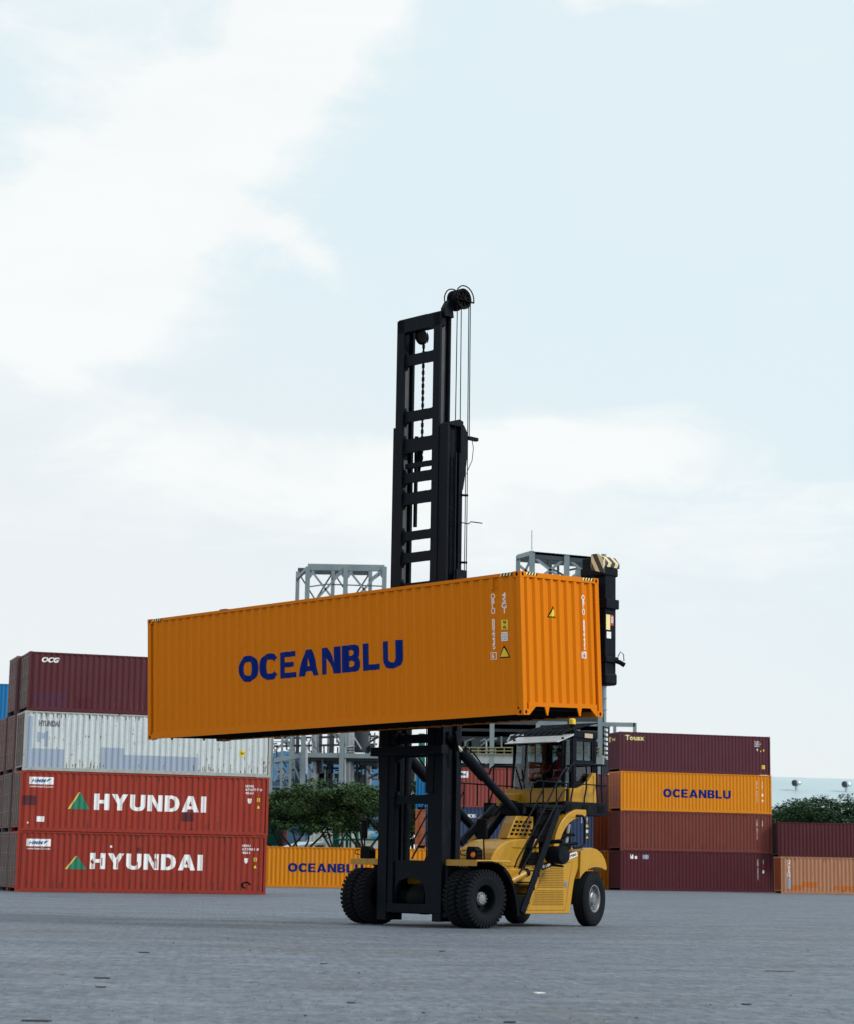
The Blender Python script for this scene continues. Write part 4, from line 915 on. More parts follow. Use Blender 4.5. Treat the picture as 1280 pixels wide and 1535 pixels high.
MB().prism([(-.50, 1.48), (.50, 1.48), (.50, .70), (.44, .95), (.30, 1.06), (-.10, 1.08), (-.34, 1.02), (-.44, .9), (-.50, .70)], 'y', -.36, -.28).build('mast_lower_plate', m_black, TR)
B('mast_foot_beam', m_black, (-1.0, -.40, .30), (1.0, -.28, .50), .01); B('mast_foot', m_black, (1.0, -.35, .22), (1.22, -.15, .34), .01); B('mast_foot', m_black, (-.55, -.36, .28), (.95, -.10, .34), .01)
for s in (1, -1): B('mast_mount', m_black, (s*1.15-.15, -.2, .4), (s*1.15+.15, .35, 1.2), .02); B('mast_bracket', m_black, (s*1.06-.05, -.3, .9), (s*1.06+.05, .1, 1.35), .01)
# lift cylinders inside the mast, chains
for s in (1, -1): TB('lift_cylinder', m_black, [(s*.80, .25, .5), (s*.80, .25, 7.0)], .11, 14)
def chain(x, y, z0, z1):
    mb = MB(); n = int((z1-z0)/.16)
    for k in range(n):
        z_ = z0+k*.16; mb.box((x-.030, y-.02, z_), (x+.030, y+.02, z_+.095)); mb.box((x-.020, y-.012, z_+.095), (x+.020, y+.012, z_+.16))
    mb.build('lift_chain', m_black2, TR)
chain(-.10, -.12, 10.7, 13.85); chain(.36, -.12, 7.5, 13.95)
MB().lathe([(-.05, .0), (-.05, .17), (-.03, .19), (-.02, .15), (.02, .15), (.03, .19), (.05, .17), (.05, 0)], (-.18, -.12, 13.88), 'x', 20).build('chain_pulley', m_black2, TR, smooth=True)
for q in ((-.25, 10.88), (-.15, 10.95), (-.2, 10.55)): MB().tube([(q[0], -.15, q[1]-.15), (q[0]+.08, -.15, q[1]+.2)], .035, 7).build('chain_anchor', m_black2, TR)
# right side housing on the outer rail
MB().prism([(.06, 11.60), (.16, 11.60), (.30, 11.40), (.30, 11.05), (.26, 10.7), (.20, 10.3), (.15, 10.05), (.06, 10.0)], 'x', .90, .985).build('side_gusset', m_black, TR)
MB().prism([(-.38, 11.55), (.14, 11.55), (.14, 11.68), (.02, 11.72), (-.3, 11.62)], 'x', .72, .98).build('rail_cap', m_black, TR)
B('hose_clamp', m_black, (.92, .30, 11.28), (1.02, .62, 11.36), .005)
for z_ in (9.92, 8.33): TB('hose_bracket', m_black2, [(.99, .10, z_), (.99, .30, z_+.02)], .03, 6)
for y_ in (-.12, .0): B('side_pipe', m_black, (.98, y_-.02, 7.6), (1.02, y_+.02, 10.9), .004)
TB('hose_arm', m_black2, [(.99, -.25, 9.27), (.99, .35, 9.27), (.99, .42, 9.33), (1.05, .75, 9.33)], .013, 5)
B('rail_foot_block', m_black, (.98, -.1, 7.85), (1.06, .25, 8.15), .01)
m_worn = plain('worn_rail_steel', (.085, .095, .105), .45, .3, .6, 1.5)
for x0_, x1_, z0_, z1_ in ((.616, .622, 11.6, 14.1), (-.578, -.572, 7.9, 10.9), (-.578, -.572, 11.4, 13.2)): B('rail_wear_strip', m_worn, (x0_, -.28, z0_), (x1_, -.12, z1_), 0)
# hose reel at the top
MB().prism([(-.32, 14.20), (-.32, 14.40), (-.20, 14.60), (.10, 14.74), (.12, 14.52), (-.06, 14.44), (-.02, 14.20)], 'x', .62, .78).build('reel_arm', m_black, TR, bevel=.01)
rc = Vector((.84, .10, 14.66))
MB().lathe([(-.14, 0), (-.14, .20), (.10, .20), (.10, 0)], tuple(rc), 'x', 26).build('sheave_drum', m_black2, TR, smooth=True)
for dx in (-.16, .12):
    MB().lathe([(-.02, .19), (-.03, .25), (-.0, .235), (.03, .25), (.02, .19)], (rc.x+dx, rc.y, rc.z), 'x', 26).build('sheave_rim', m_black2, TR, smooth=True)
    sp_ = MB()
    for k in range(4): a = pi*k/4+.3; sp_.beam((rc.x+dx, rc.y-.2*cos(a), rc.z-.2*sin(a)), (rc.x+dx, rc.y+.2*cos(a), rc.z+.2*sin(a)), .03)
    sp_.build('sheave_spokes', m_black2, TR)
TB('sheave_axle', m_black2, [(rc.x-.24, rc.y, rc.z), (rc.x+.2, rc.y, rc.z)], .05, 10)
TB('sheave_guard', m_black2, [(rc.x+.17, rc.y+.31*cos(t), rc.z+.31*sin(t)) for t in [radians(-8+k*18) for k in range(11)]], .016, 5); TB('sheave_guard', m_black2, [(rc.x-.22, rc.y+.30*cos(t), rc.z+.30*sin(t)) for t in [radians(10+k*18) for k in range(11)]], .016, 5)
MB().beam((rc.x+.17, rc.y-.31, rc.z-.03), (rc.x+.17, rc.y+.31, rc.z-.05), .03).build('guard_brace', m_black2, TR)
for dx in (-.16, -.12, .12): TB('hose', m_black2, [(rc.x+dx, rc.y-.20, rc.z), (rc.x+dx, rc.y-.21, 11.5), (rc.x+dx+.05, rc.y-.18, 7.6)], .012, 5)
for dx in (-.16, .09, .14): TB('hose', m_black2, [(rc.x+dx, rc.y+.22, rc.z), (rc.x+dx, rc.y+.24, 11.35)], .012, 5)
TB('hose', m_black2, [(.97, .45, 11.3), (.97, .50, 11.1), (.97, .46, 10.8), (.97, .32, 10.55), (.97, .28, 10.45)], .009, 5)
for y_ in (.24, .30): TB('hose', m_black2, [(.97, y_, 11.2), (.98, y_, 9.5), (.98, y_, 7.6)], .011, 5)
# hoses on the left of the mast under the load
TB('mast_pipe', m_rim, [(-1.05, -.30, 4.35), (-1.05, -.30, 3.55)], .02, 6); TB('mast_pipe', m_black2, [(-1.10, -.32, 4.5), (-1.14, -.32, 3.9), (-1.10, -.32, 3.3)], .035, 6); B('valve_block', m_black2, (-1.13, -.36, 3.35), (-1.0, -.2, 3.60), .01)
for dx, a_, b_ in ((1.04, 4.4, 3.7), (1.09, 4.4, 3.95)): TB('mast_pipe', m_black2, [(dx, -.1, a_), (dx, 0, b_)], .03, 6)
# --- carriage and spreader behind the load
SP = []
HX = .25
def S(name, a, b, mat=None, bevel=.01): return B(name, mat or m_black, a, b, bevel)
S('carriage', (-.98, -.66, 4.45), (.98, -.46, 7.3)); S('carriage_beam', (-1.06, -.70, 3.86), (1.25, -.50, 4.06)); S('carriage_beam', (-1.25, -.85, 6.9), (1.3, -.67, 7.2)); S('carriage_bracket', (-1.25, -.62, 7.25), (-.95, -.35, 7.75))
S('spreader_beam', (-5.95, -.98, 6.75), (6.0, -.72, 7.05)); S('spreader_beam_lower', (-2.6, -.98, 4.7), (3.1, -.72, 4.95))
S('spreader_leg', (-6.38, -.98, 4.36), (-6.16, -.74, 7.30)); S('spreader_shoe', (-6.42, -1.0, 7.55), (-6.14, -.72, 7.68), bevel=.03); S('spreader_leg', (-6.40, -.98, 7.0), (-6.14, -.74, 7.62))
S('spreader_leg', (6.02, -1.02, 5.35), (6.34, -.68, 7.50)); S('leg_collar', (5.98, -1.05, 6.75), (6.40, -.64, 6.95)); S('leg_collar', (5.98, -1.05, 5.62), (6.39, -.64, 5.74)); S('leg_foot', (6.0, -1.04, 5.14), (6.38, -.66, 5.40), bevel=.05)
TB('locking_pin', m_black2, [(6.35, -.74, 5.67), (6.42, -.64, 5.63), (6.50, -.58, 5.57)], .05, 8); TB('hose_loop', m_black2, [(6.38, -.66, 5.75), (6.42, -.62, 5.86), (6.47, -.58, 5.80), (6.48, -.58, 5.66)], .010, 5)
S('twistlock_head', (5.72, -1.12, 7.44), (6.36, -.62, 7.62), bevel=.03); S('twistlock_head', (5.75, -1.10, 7.60), (6.0, -.64, 7.84), bevel=.03)
MB().prism([(6.0, 7.62), (6.38, 7.62), (6.38, 7.72), (6.26, 7.86), (6.0, 7.90)], 'y', -1.10, -.60).build('striped_head', m_hazard, TR, bevel=.01)
MB().prism([(6.06, 7.56), (6.40, 7.48), (6.40, 7.80), (6.24, 7.90), (6.06, 7.90)], 'y', -1.16, -1.10).build('striped_plate', m_hazard, TR, bevel=.005)
B('warning_label', m_yellowink, (6.342, -1.0, 6.30), (6.346, -.87, 6.62), 0); B('warning_label', m_redink, (6.342, -.86, 6.40), (6.346, -.76, 6.62), 0); B('warning_label', m_whiteink, (6.342, -.98, 6.12), (6.346, -.84, 6.26), 0)
sidetxt('label_text', 'DANGER', -.85, 6.45, .08, .14, 0, m_whiteink, 6.3475)

# --- driver
def driver():
    root_v = [((0, 4.80, 3.50), .13), ((0, 4.80, 3.68), .15), ((0, 4.78, 3.88), .165), ((0, 4.76, 3.98), .10), ((0, 4.74, 4.05), .055), ((0, 4.72, 4.10), .06),
              ((.17, 4.77, 3.94), .075), ((.25, 4.62, 3.76), .05), ((.20, 4.38, 3.72), .036), ((-.17, 4.77, 3.94), .075), ((-.27, 4.62, 3.74), .05), ((-.40, 4.34, 3.66), .036),
              ((.10, 4.62, 3.50), .085), ((.12, 4.32, 3.50), .065), ((.12, 4.26, 3.26), .045), ((-.10, 4.62, 3.50), .085), ((-.12, 4.32, 3.50), .065), ((-.12, 4.26, 3.26), .045),
              ((.12, 4.16, 3.24), .035), ((-.12, 4.16, 3.24), .035)]
    ed = [(0, 1), (1, 2), (2, 3), (3, 4), (4, 5), (2, 6), (6, 7), (7, 8), (2, 9), (9, 10), (10, 11), (0, 12), (12, 13), (13, 14), (0, 15), (15, 16), (16, 17), (14, 18), (17, 19)]
    base = TR.matrix_basis if False else Matrix.Translation(O_T) @ Matrix.Rotation(YAW, 4, 'Z')
    e = empty('person', mat=base @ Matrix.Translation((0, 4.80, 3.40))); tag(e, 'driver in a dark red shirt sitting in the cab of the handler', 'person')
    o0 = Vector((0, 4.80, 3.40))
    def skin(name, pts, edges, mat, sub=1):
        me = bpy.data.meshes.new(name); me.from_pydata([tuple(Vector(p)-o0) for p, r in pts], edges, []); me.materials.append(mat)
        o = bpy.data.objects.new(name, me); COL.objects.link(o); o.parent = e
        o.modifiers.new('s', 'SKIN'); me.skin_vertices.new() if not me.skin_vertices else None
        for k, (p, r) in enumerate(pts): me.skin_vertices[0].data[k].radius = (r, r)
        me.skin_vertices[0].data[0].use_root = True
        m = o.modifiers.new('u', 'SUBSURF'); m.levels = m.render_levels = sub; return o
    skin('body', root_v, ed, m_shirt, 2)
    def ell(name, c_, rx, ry, rz, mat, zmin=-9):
        mb = MB(); c_ = Vector(c_)-o0; prof = []
        for k in range(11):
            t = -pi/2+pi*k/10
            if sin(t) >= zmin: prof.append((rz*sin(t), cos(t)))
        mb.lathe([(a, b) for a, b in prof], (0, 0, 0), 'z', 18); mb.v = [(v[0]*rx+c_.x, v[1]*ry+c_.y, v[2]+c_.z) for v in mb.v]; return mb.build(name, mat, e, smooth=True)
    ell('head', (0, 4.70, 4.18), .078, .095, .118, m_skin); ell('hair', (0, 4.715, 4.205), .085, .10, .112, m_hair, -.15)
    nose = MB().prism([(-.0, 0), (.03, .005), (.0, .05)], 'x', -.012, .012); nose.v = [(v[0], 4.61-o0.y-v[1], 4.16-o0.z+v[2]) for v in nose.v]; nose.build('nose', m_skin, e)
    for s in (1, -1):
        ell('eye', (s*.03, 4.612, 4.205), .011, .006, .006, m_hair); ell('ear', (s*.08, 4.71, 4.18), .012, .022, .032, m_skin)
    ell('mouth', (0, 4.612, 4.125), .024, .008, .005, m_redink)
    for s, h in ((1, (.20, 4.38, 3.72)), (-1, (-.42, 4.30, 3.66))):
        hv = Vector(h); pts = [((hv.x, hv.y+.05, hv.z), .026), ((hv.x, hv.y-.02, hv.z+.01), .030), ((hv.x, hv.y-.05, hv.z+.01), .028)]; ed_ = [(0, 1), (1, 2)]
        for k in range(4):
            dx = -.027+.018*k; l = (.028, .034, .032, .024)[k]; i = len(pts)
            pts += [((hv.x+dx, hv.y-.075, hv.z+.012), .009), ((hv.x+dx, hv.y-.08-l, hv.z-.002), .008), ((hv.x+dx, hv.y-.07-l, hv.z-.03), .007)]; ed_ += [(2, i), (i, i+1), (i+1, i+2)]
        i = len(pts); pts += [((hv.x-s*.035, hv.y-.03, hv.z), .010), ((hv.x-s*.045, hv.y-.065, hv.z-.015), .008)]; ed_ += [(1, i), (i, i+1)]
        skin('hand', pts, ed_, m_skin, 1)
driver()
# ------------------------------------------------------------------ process plant far behind
def Z0(px, Y): return at(px, 1303, Y).x
class Plant:
    def __init__(s, label, cat, px, Y, name='plant_structure', group=None):
        s.o = Vector((at(px, 1303, Y).x, Y, 0)); s.e = empty(name, s.o); tag(s.e, label, cat, group); s.Y = Y
    def p(s, px, py, dy=0):
        """point of the structure whose front plane is at depth Y"""
        q = at(px, py, s.Y+dy)-s.o; q.y = dy; return q
    def beam(s, a, b, w, name='beam', mat=None, h=None): return MB().beam(a, b, w, h).build(name, mat or m_steel, s.e)
    def pipe(s, pts, r, name='pipe', mat=None, n=10): return MB().tube(pts, r, n).build(name, mat or m_pipe, s.e, smooth=True)
    def box(s, a, b, name='equipment', mat=None):
        lo = [min(a[i], b[i]) for i in range(3)]; hi = [max(a[i], b[i]) for i in range(3)]; return MB().box(lo, hi).build(name, mat or m_plantdk, s.e)
YP = 230
# left tower with its roof frame above the load
P = Plant('pale steel plant tower with an open roof frame, left of the mast', 'plant tower', 510, YP)
D = 9.0
cols = [(445, 405), (465, 437), (520, 520), (577, 577)]
top = 852
gr = lambda px: at(px, 1303, YP).z*0
def col(Pl, px, ptop, w=.45, dy=0, mat=None, bot=None):
    a = Pl.p(px, ptop, dy); b = Vector((a.x, dy, 0 if bot is None else Pl.p(px, bot, dy).z)); return Pl.beam(b, a, w, 'column', mat)
for px in (462, 519, 577): col(P, px, 850, .50)
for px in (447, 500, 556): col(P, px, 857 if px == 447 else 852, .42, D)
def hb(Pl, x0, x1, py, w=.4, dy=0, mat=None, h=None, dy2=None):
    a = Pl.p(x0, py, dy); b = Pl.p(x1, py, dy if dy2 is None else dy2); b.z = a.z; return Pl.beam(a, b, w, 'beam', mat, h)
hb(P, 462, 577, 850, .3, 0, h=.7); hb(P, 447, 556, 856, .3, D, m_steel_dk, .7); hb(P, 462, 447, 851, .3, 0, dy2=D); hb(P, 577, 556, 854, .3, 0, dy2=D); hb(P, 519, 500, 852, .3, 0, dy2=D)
for a, b in ((462, 519), (519, 577)):
    m_ = (a+b)/2
    for s_ in ((a, m_), (b, m_)): pass
    P.beam(P.p(a+7, 858), P.p(b-14, 905), .22, 'brace'); P.beam(P.p(b-7, 858), P.p(a+7, 905), .22, 'brace')
    for (q0, q1) in ((a, 1), (b, -1)): P.beam(P.p(q0, 868), P.p(q0+q1*9, 856), .3, 'haunch')
for a, b in ((447, 500), (500, 556)): P.beam(P.p(a+3, 862, D), P.p((a+b)/2, 900, D), .16, 'brace', m_steel_dk); P.beam(P.p(b-3, 862, D), P.p((a+b)/2, 900, D), .16, 'brace', m_steel_dk)
P.pipe([P.p(462, 880, 3), P.p(490, 876, 3), P.p(577, 879, 3)], .07, 'rail_line', m_steel_dk, 5)
# under the load: deck and vessels
for px, w in ((410, .26), (425, .24), (438, .28), (457, .34), (515, .34)): col(P, px, 1060, w)
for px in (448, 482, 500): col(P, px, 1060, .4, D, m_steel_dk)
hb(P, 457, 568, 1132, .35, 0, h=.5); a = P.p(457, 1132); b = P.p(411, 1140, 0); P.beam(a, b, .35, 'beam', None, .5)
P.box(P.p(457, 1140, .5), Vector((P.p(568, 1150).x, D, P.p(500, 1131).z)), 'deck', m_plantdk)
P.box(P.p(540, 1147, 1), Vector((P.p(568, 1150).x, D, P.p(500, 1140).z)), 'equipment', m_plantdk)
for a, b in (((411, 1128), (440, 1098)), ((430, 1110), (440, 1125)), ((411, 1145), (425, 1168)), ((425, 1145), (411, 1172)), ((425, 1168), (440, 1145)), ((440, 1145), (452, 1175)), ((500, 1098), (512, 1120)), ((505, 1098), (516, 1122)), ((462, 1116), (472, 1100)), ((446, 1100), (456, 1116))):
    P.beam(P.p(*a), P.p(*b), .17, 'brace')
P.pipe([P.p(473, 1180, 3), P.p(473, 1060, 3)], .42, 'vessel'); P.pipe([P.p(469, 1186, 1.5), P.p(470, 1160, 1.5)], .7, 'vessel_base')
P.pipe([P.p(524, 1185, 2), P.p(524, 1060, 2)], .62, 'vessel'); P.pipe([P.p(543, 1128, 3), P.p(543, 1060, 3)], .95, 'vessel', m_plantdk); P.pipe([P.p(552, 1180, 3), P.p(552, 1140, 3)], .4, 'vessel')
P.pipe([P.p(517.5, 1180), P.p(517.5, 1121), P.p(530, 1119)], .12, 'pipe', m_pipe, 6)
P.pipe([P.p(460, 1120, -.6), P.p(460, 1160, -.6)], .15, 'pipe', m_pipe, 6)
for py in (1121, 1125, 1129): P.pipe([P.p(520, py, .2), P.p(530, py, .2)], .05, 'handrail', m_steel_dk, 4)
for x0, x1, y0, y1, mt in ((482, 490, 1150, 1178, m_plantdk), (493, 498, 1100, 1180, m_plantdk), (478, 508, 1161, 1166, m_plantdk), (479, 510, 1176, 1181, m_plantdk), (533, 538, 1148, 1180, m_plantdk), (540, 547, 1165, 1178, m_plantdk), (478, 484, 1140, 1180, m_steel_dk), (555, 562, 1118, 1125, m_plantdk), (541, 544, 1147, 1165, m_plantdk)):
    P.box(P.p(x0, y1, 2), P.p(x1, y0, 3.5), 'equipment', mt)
P.pipe([P.p(553, 1168), P.p(560, 1163), P.p(568, 1160)], .15, 'pipe', m_plantdk, 6); P.pipe([P.p(555, 1100, 1), P.p(556, 1112, 1), P.p(568, 1104, 1)], .18, 'pipe', m_plantdk, 6)
MB().lathe([(-.7, 0), (-.5, .5), (0, .7), (.5, .5), (.7, 0)], tuple(P.p(536, 1165, 4)), 'z', 14).build('vessel', m_steel, P.e, smooth=True)
Q = random.Random(11)
for i in range(120):
    x = 408+Q.random()*158; y = 1096+Q.random()*76; L_ = 6+Q.random()*22; m_ = Q.choice((m_steel, m_steel_dk, m_steel_dk, m_pipe)); dy = Q.random()*7
    if Q.random() < .45: P.pipe([P.p(x, y, dy), P.p(x, y+L_, dy), P.p(x+Q.uniform(-6, 6), y+L_+1, dy)], Q.uniform(.05, .13), 'pipe', m_, 6)
    elif Q.random() < .6: P.pipe([P.p(x, y, dy), P.p(min(568, x+L_), y+Q.uniform(-1, 1), dy)], Q.uniform(.05, .12), 'pipe', m_, 6)
    else: P.beam(P.p(x, y, dy), P.p(x+L_*.5, y+L_*.8, dy), .14, 'brace', m_)
for y in (1104, 1116): P.beam(P.p(411, y+3, 5), P.p(566, y, 5), .22, 'beam', m_steel_dk)
for y in (1152, 1163): P.beam(P.p(470, y, 4), P.p(566, y, 4), .22, 'beam', m_steel_dk)
P2x = None
# wide dark plant between the mast and the right stack
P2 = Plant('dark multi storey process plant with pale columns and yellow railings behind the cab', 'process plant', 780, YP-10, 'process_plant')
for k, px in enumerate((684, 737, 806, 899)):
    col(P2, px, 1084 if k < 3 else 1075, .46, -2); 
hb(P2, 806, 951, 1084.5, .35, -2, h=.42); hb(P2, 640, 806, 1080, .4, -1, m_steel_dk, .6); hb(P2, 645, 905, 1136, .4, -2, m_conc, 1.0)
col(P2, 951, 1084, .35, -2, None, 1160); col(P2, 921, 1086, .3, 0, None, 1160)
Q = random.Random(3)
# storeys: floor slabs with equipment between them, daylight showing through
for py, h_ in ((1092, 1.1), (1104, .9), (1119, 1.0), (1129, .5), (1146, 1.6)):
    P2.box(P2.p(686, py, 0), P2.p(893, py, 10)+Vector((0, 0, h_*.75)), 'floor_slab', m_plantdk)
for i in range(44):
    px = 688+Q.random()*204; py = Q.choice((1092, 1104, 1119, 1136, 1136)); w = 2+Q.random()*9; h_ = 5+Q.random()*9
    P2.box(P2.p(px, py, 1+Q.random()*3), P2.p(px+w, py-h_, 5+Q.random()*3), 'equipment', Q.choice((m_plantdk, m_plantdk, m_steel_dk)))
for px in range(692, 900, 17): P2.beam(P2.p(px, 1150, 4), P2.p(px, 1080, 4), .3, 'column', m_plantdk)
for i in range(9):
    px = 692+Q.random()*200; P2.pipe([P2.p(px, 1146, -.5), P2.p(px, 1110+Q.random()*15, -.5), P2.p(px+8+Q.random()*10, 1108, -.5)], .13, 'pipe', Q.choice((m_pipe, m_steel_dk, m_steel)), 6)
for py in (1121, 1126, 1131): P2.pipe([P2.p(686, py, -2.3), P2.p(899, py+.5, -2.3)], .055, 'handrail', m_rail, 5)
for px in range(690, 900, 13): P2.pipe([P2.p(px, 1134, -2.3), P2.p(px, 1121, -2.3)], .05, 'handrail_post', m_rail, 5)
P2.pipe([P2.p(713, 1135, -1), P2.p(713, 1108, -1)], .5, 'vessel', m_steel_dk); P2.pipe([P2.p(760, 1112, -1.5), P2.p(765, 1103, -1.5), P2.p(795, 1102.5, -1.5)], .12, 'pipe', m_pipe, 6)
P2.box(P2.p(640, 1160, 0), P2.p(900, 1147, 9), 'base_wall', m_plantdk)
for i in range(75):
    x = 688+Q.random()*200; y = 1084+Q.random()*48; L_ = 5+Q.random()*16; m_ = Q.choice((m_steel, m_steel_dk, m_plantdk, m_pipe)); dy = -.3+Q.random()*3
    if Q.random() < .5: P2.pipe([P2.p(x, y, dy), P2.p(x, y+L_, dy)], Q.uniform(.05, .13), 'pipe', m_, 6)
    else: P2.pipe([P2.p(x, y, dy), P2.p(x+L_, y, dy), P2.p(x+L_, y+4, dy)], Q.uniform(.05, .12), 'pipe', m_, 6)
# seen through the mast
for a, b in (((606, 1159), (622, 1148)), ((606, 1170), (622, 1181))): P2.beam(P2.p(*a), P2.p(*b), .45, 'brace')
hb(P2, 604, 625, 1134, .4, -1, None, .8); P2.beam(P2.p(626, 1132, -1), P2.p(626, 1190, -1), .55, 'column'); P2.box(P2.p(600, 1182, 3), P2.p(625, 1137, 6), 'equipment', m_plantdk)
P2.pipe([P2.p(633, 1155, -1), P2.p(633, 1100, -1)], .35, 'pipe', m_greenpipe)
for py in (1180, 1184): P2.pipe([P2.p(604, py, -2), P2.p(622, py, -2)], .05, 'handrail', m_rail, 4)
# right roof frame
P3 = Plant('pale steel roof frame with cross bracing rising above the right end of the held container', 'plant tower', 835, YP+10)
for px in (797, 849): col(P3, px, 829 if px == 797 else 833, .62)
col(P3, 776, 834, .5, 8); col(P3, 824, 838, .45, 8, m_steel_dk); col(P3, 836, 840, .28, 6, m_steel_dk); col(P3, 872, 842, .4, 8, m_steel_dk); col(P3, 898, 840, .5)
P3.beam(P3.p(796, 829), P3.p(898, 838), .35, 'beam', m_pipe, .28); P3.beam(P3.p(797, 832), P3.p(898, 841), .35, 'beam', m_steel_dk, .8); P3.beam(P3.p(776, 835, 8), P3.p(797, 829, 0), .35, 'beam', None, .5); P3.beam(P3.p(776, 837, 8), P3.p(872, 845, 8), .3, 'beam', m_steel_dk, .8)
for a, b in (((801, 836), (846, 872)), ((846, 838), (801, 872)), ((853, 840), (890, 870)), ((890, 842), (853, 868)), ((778, 848), (795, 862)), ((795, 838), (785, 860))): P3.beam(P3.p(*a), P3.p(*b), .28, 'brace')
for a, b in (((812, 842), (826, 852)), ((826, 852), (850, 866)), ((850, 855), (872, 851))): P3.beam(P3.p(a[0], a[1], 7), P3.p(b[0], b[1], 7), .22, 'brace', m_steel_dk)
P3.box(P3.p(864, 872, 3), P3.p(880, 857, 6), 'equipment', m_steel); P3.pipe([P3.p(796.5, 830), P3.p(796.5, 795)], .045, 'lightning_rod', m_steel, 5)
P3.pipe([P3.p(904.5, 1150, -1), P3.p(904.5, 831, -1)], .30, 'stack_pipe', m_steel, 12)
for py in (1030, 1047, 1064): P3.pipe([P3.p(904, py, -1.4), P3.p(909, py, -1.4)], .06, 'pipe_bracket', m_steel, 5)
sc_ = Plant('grey caged ladder and stair tower beside the right stack', 'stair tower', 906, YP-4, 'stair_tower')
for k in range(9): sc_.beam(sc_.p(899, 1088+k*7, 0), sc_.p(912, 1092+k*7, 0), .18, 'stair_flight', m_steel_dk)
for px in (899, 912): sc_.beam(sc_.p(px, 1160, .3), sc_.p(px, 1086, .3), .2, 'column', m_steel_dk)
for py in (1125, 1131, 1137): sc_.pipe([sc_.p(898, py, -.3), sc_.p(912, py, -.3)], .05, 'handrail', m_rail, 4)

# ------------------------------------------------------------------ buildings
b1 = Plant('blue sheet metal warehouse behind the plant tower, left', 'warehouse', 480, 300, 'warehouse')
pts = [(395, 1128), (423, 1125), (440, 1127), (570, 1136), (570, 1300), (395, 1300)]
b1.box(Vector((b1.p(380, 1200).x, 0, 0)), Vector((b1.p(575, 1200).x, 30, b1.p(480, 1134).z)), 'wall', m_bldblue)
MB().prism([(b1.p(x, 1200).x, b1.p(x, y).z) for x, y in ((380, 1135), (423, 1126), (575, 1137))], 'y', -.3, 30).build('roof', m_bldblue, b1.e)
b1.box(Vector((b1.p(404, 1200).x, -6, 0)), Vector((b1.p(470, 1200).x, -.5, b1.p(480, 1174).z)), 'lean_to', m_bldblue2)
for k in range(9): b1.box(b1.p(411+k*6, 1192, -6.2), b1.p(411.5+k*6, 1178, -6.05), 'window_bar', m_steel)
for py in (1180, 1186): b1.box(b1.p(408, py+.5, -6.25), b1.p(462, py, -6.1), 'window_bar', m_steel)
b1.pipe([b1.p(403, 1300, -12), b1.p(403, 1095, -12)], .42, 'drain_pipe', m_steel)
b2 = Plant('long pale blue roofed warehouse at the right edge', 'warehouse', 1230, 330, 'warehouse')
x0, x1 = b2.p(1020, 1200).x, b2.p(1420, 1200).x
ze = b2.p(1220, 1222).z; zr0 = b2.p(1158, 1165, 40).z; zr1 = b2.p(1280, 1168, 40).z
MB().add([(x0, 0, ze), (x1, 0, ze), (x1, 40, zr1-.1), (x0, 40, zr0+.3), (x0, 0, ze-.4), (x1, 0, ze-.4), (x1, 40, zr1-.5), (x0, 40, zr0-.1)], [(0, 1, 2, 3), (4, 7, 6, 5), (0, 4, 5, 1), (1, 5, 6, 2), (2, 6, 7, 3), (3, 7, 4, 0)]).build('roof', m_roof, b2.e)
b2.box(Vector((x0, .2, 0)), Vector((x1, 39, ze-.45)), 'wall', m_cream)
for px, py in ((1195, 1175), (1270, 1177)):
    dy = 25; q = b2.p(px, py, dy); zb = ze+(zr1-ze)*dy/40
    v = MB().lathe([(-.30, .3), (-.2, .6), (.07, .72), (.3, .65), (.58, .45), (.66, 0)], (q.x, dy, q.z), 'z', 16).build('roof_ventilator', m_pipe, b2.e, smooth=True)
    MB().lathe([(0, .28), (q.z-.25-zb, .28)], (q.x-.15, dy, zb-.2), 'z', 12).build('ventilator_neck', m_roof, b2.e, smooth=True)
    MB().tube([(q.x-.65, dy-.4, q.z+.05), (q.x-.15, dy, q.z+.12)], .52, 12).build('ventilator_hood', m_plantdk, b2.e, smooth=True)
# sheds, tank and pipes below the trees
b3 = Plant('cream barrel roofed shed under the trees', 'shed', 495, 205, 'shed')
zc = b3.p(495, 1237).z; xa, xb = b3.p(452, 1260).x, b3.p(545, 1260).x
arcp = [((xa+xb)/2+(xb-xa)/2*cos(pi*k/16), zc*.35+zc*.65*sin(pi*k/16)) for k in range(17)]
MB().prism(arcp+[(xa, 0), (xb, 0)], 'y', 0, 14).build('shed_body', m_cream, b3.e)
for k in range(14):
    x = xa+(xb-xa)*(k+1)/15; zt = zc*.35+zc*.65*sqrt(max(0, 1-((x-(xa+xb)/2)/((xb-xa)/2))**2)); MB().box((x-.05, -.06, 0), (x+.05, -.005, zt)).build('sheet_rib', m_cream, b3.e)
b4 = Plant('low lean to roof on posts in front of the cream shed', 'lean to', 470, 190, 'lean_to')
MB().add([b4.p(412, 1273), b4.p(452, 1268), b4.p(490, 1262), b4.p(448, 1262.5, 4), b4.p(412, 1273, .1)-Vector((0, 0, .2)), b4.p(452, 1268)-Vector((0, 0, .2)), b4.p(490, 1262)-Vector((0, 0, .2)), b4.p(448, 1262.5, 4)-Vector((0, 0, .2))], [(0, 1, 2, 3), (7, 6, 5, 4), (0, 4, 5, 1), (1, 5, 6, 2), (2, 6, 7, 3), (3, 7, 4, 0)]).build('roof', m_roof, b4.e)
for px in (462, 474, 486): b4.beam(Vector((b4.p(px, 1270).x, .5, 0)), b4.p(px, 1266, .5), .15, 'post')
b4.box(Vector((b4.p(474, 1270).x, 1, 0)), Vector((b4.p(485, 1270).x, 2, b4.p(480, 1267).z)), 'wall', m_plantdk)
b7 = Plant('pale grey block building beside the green pipes', 'building', 530, 200, 'building')
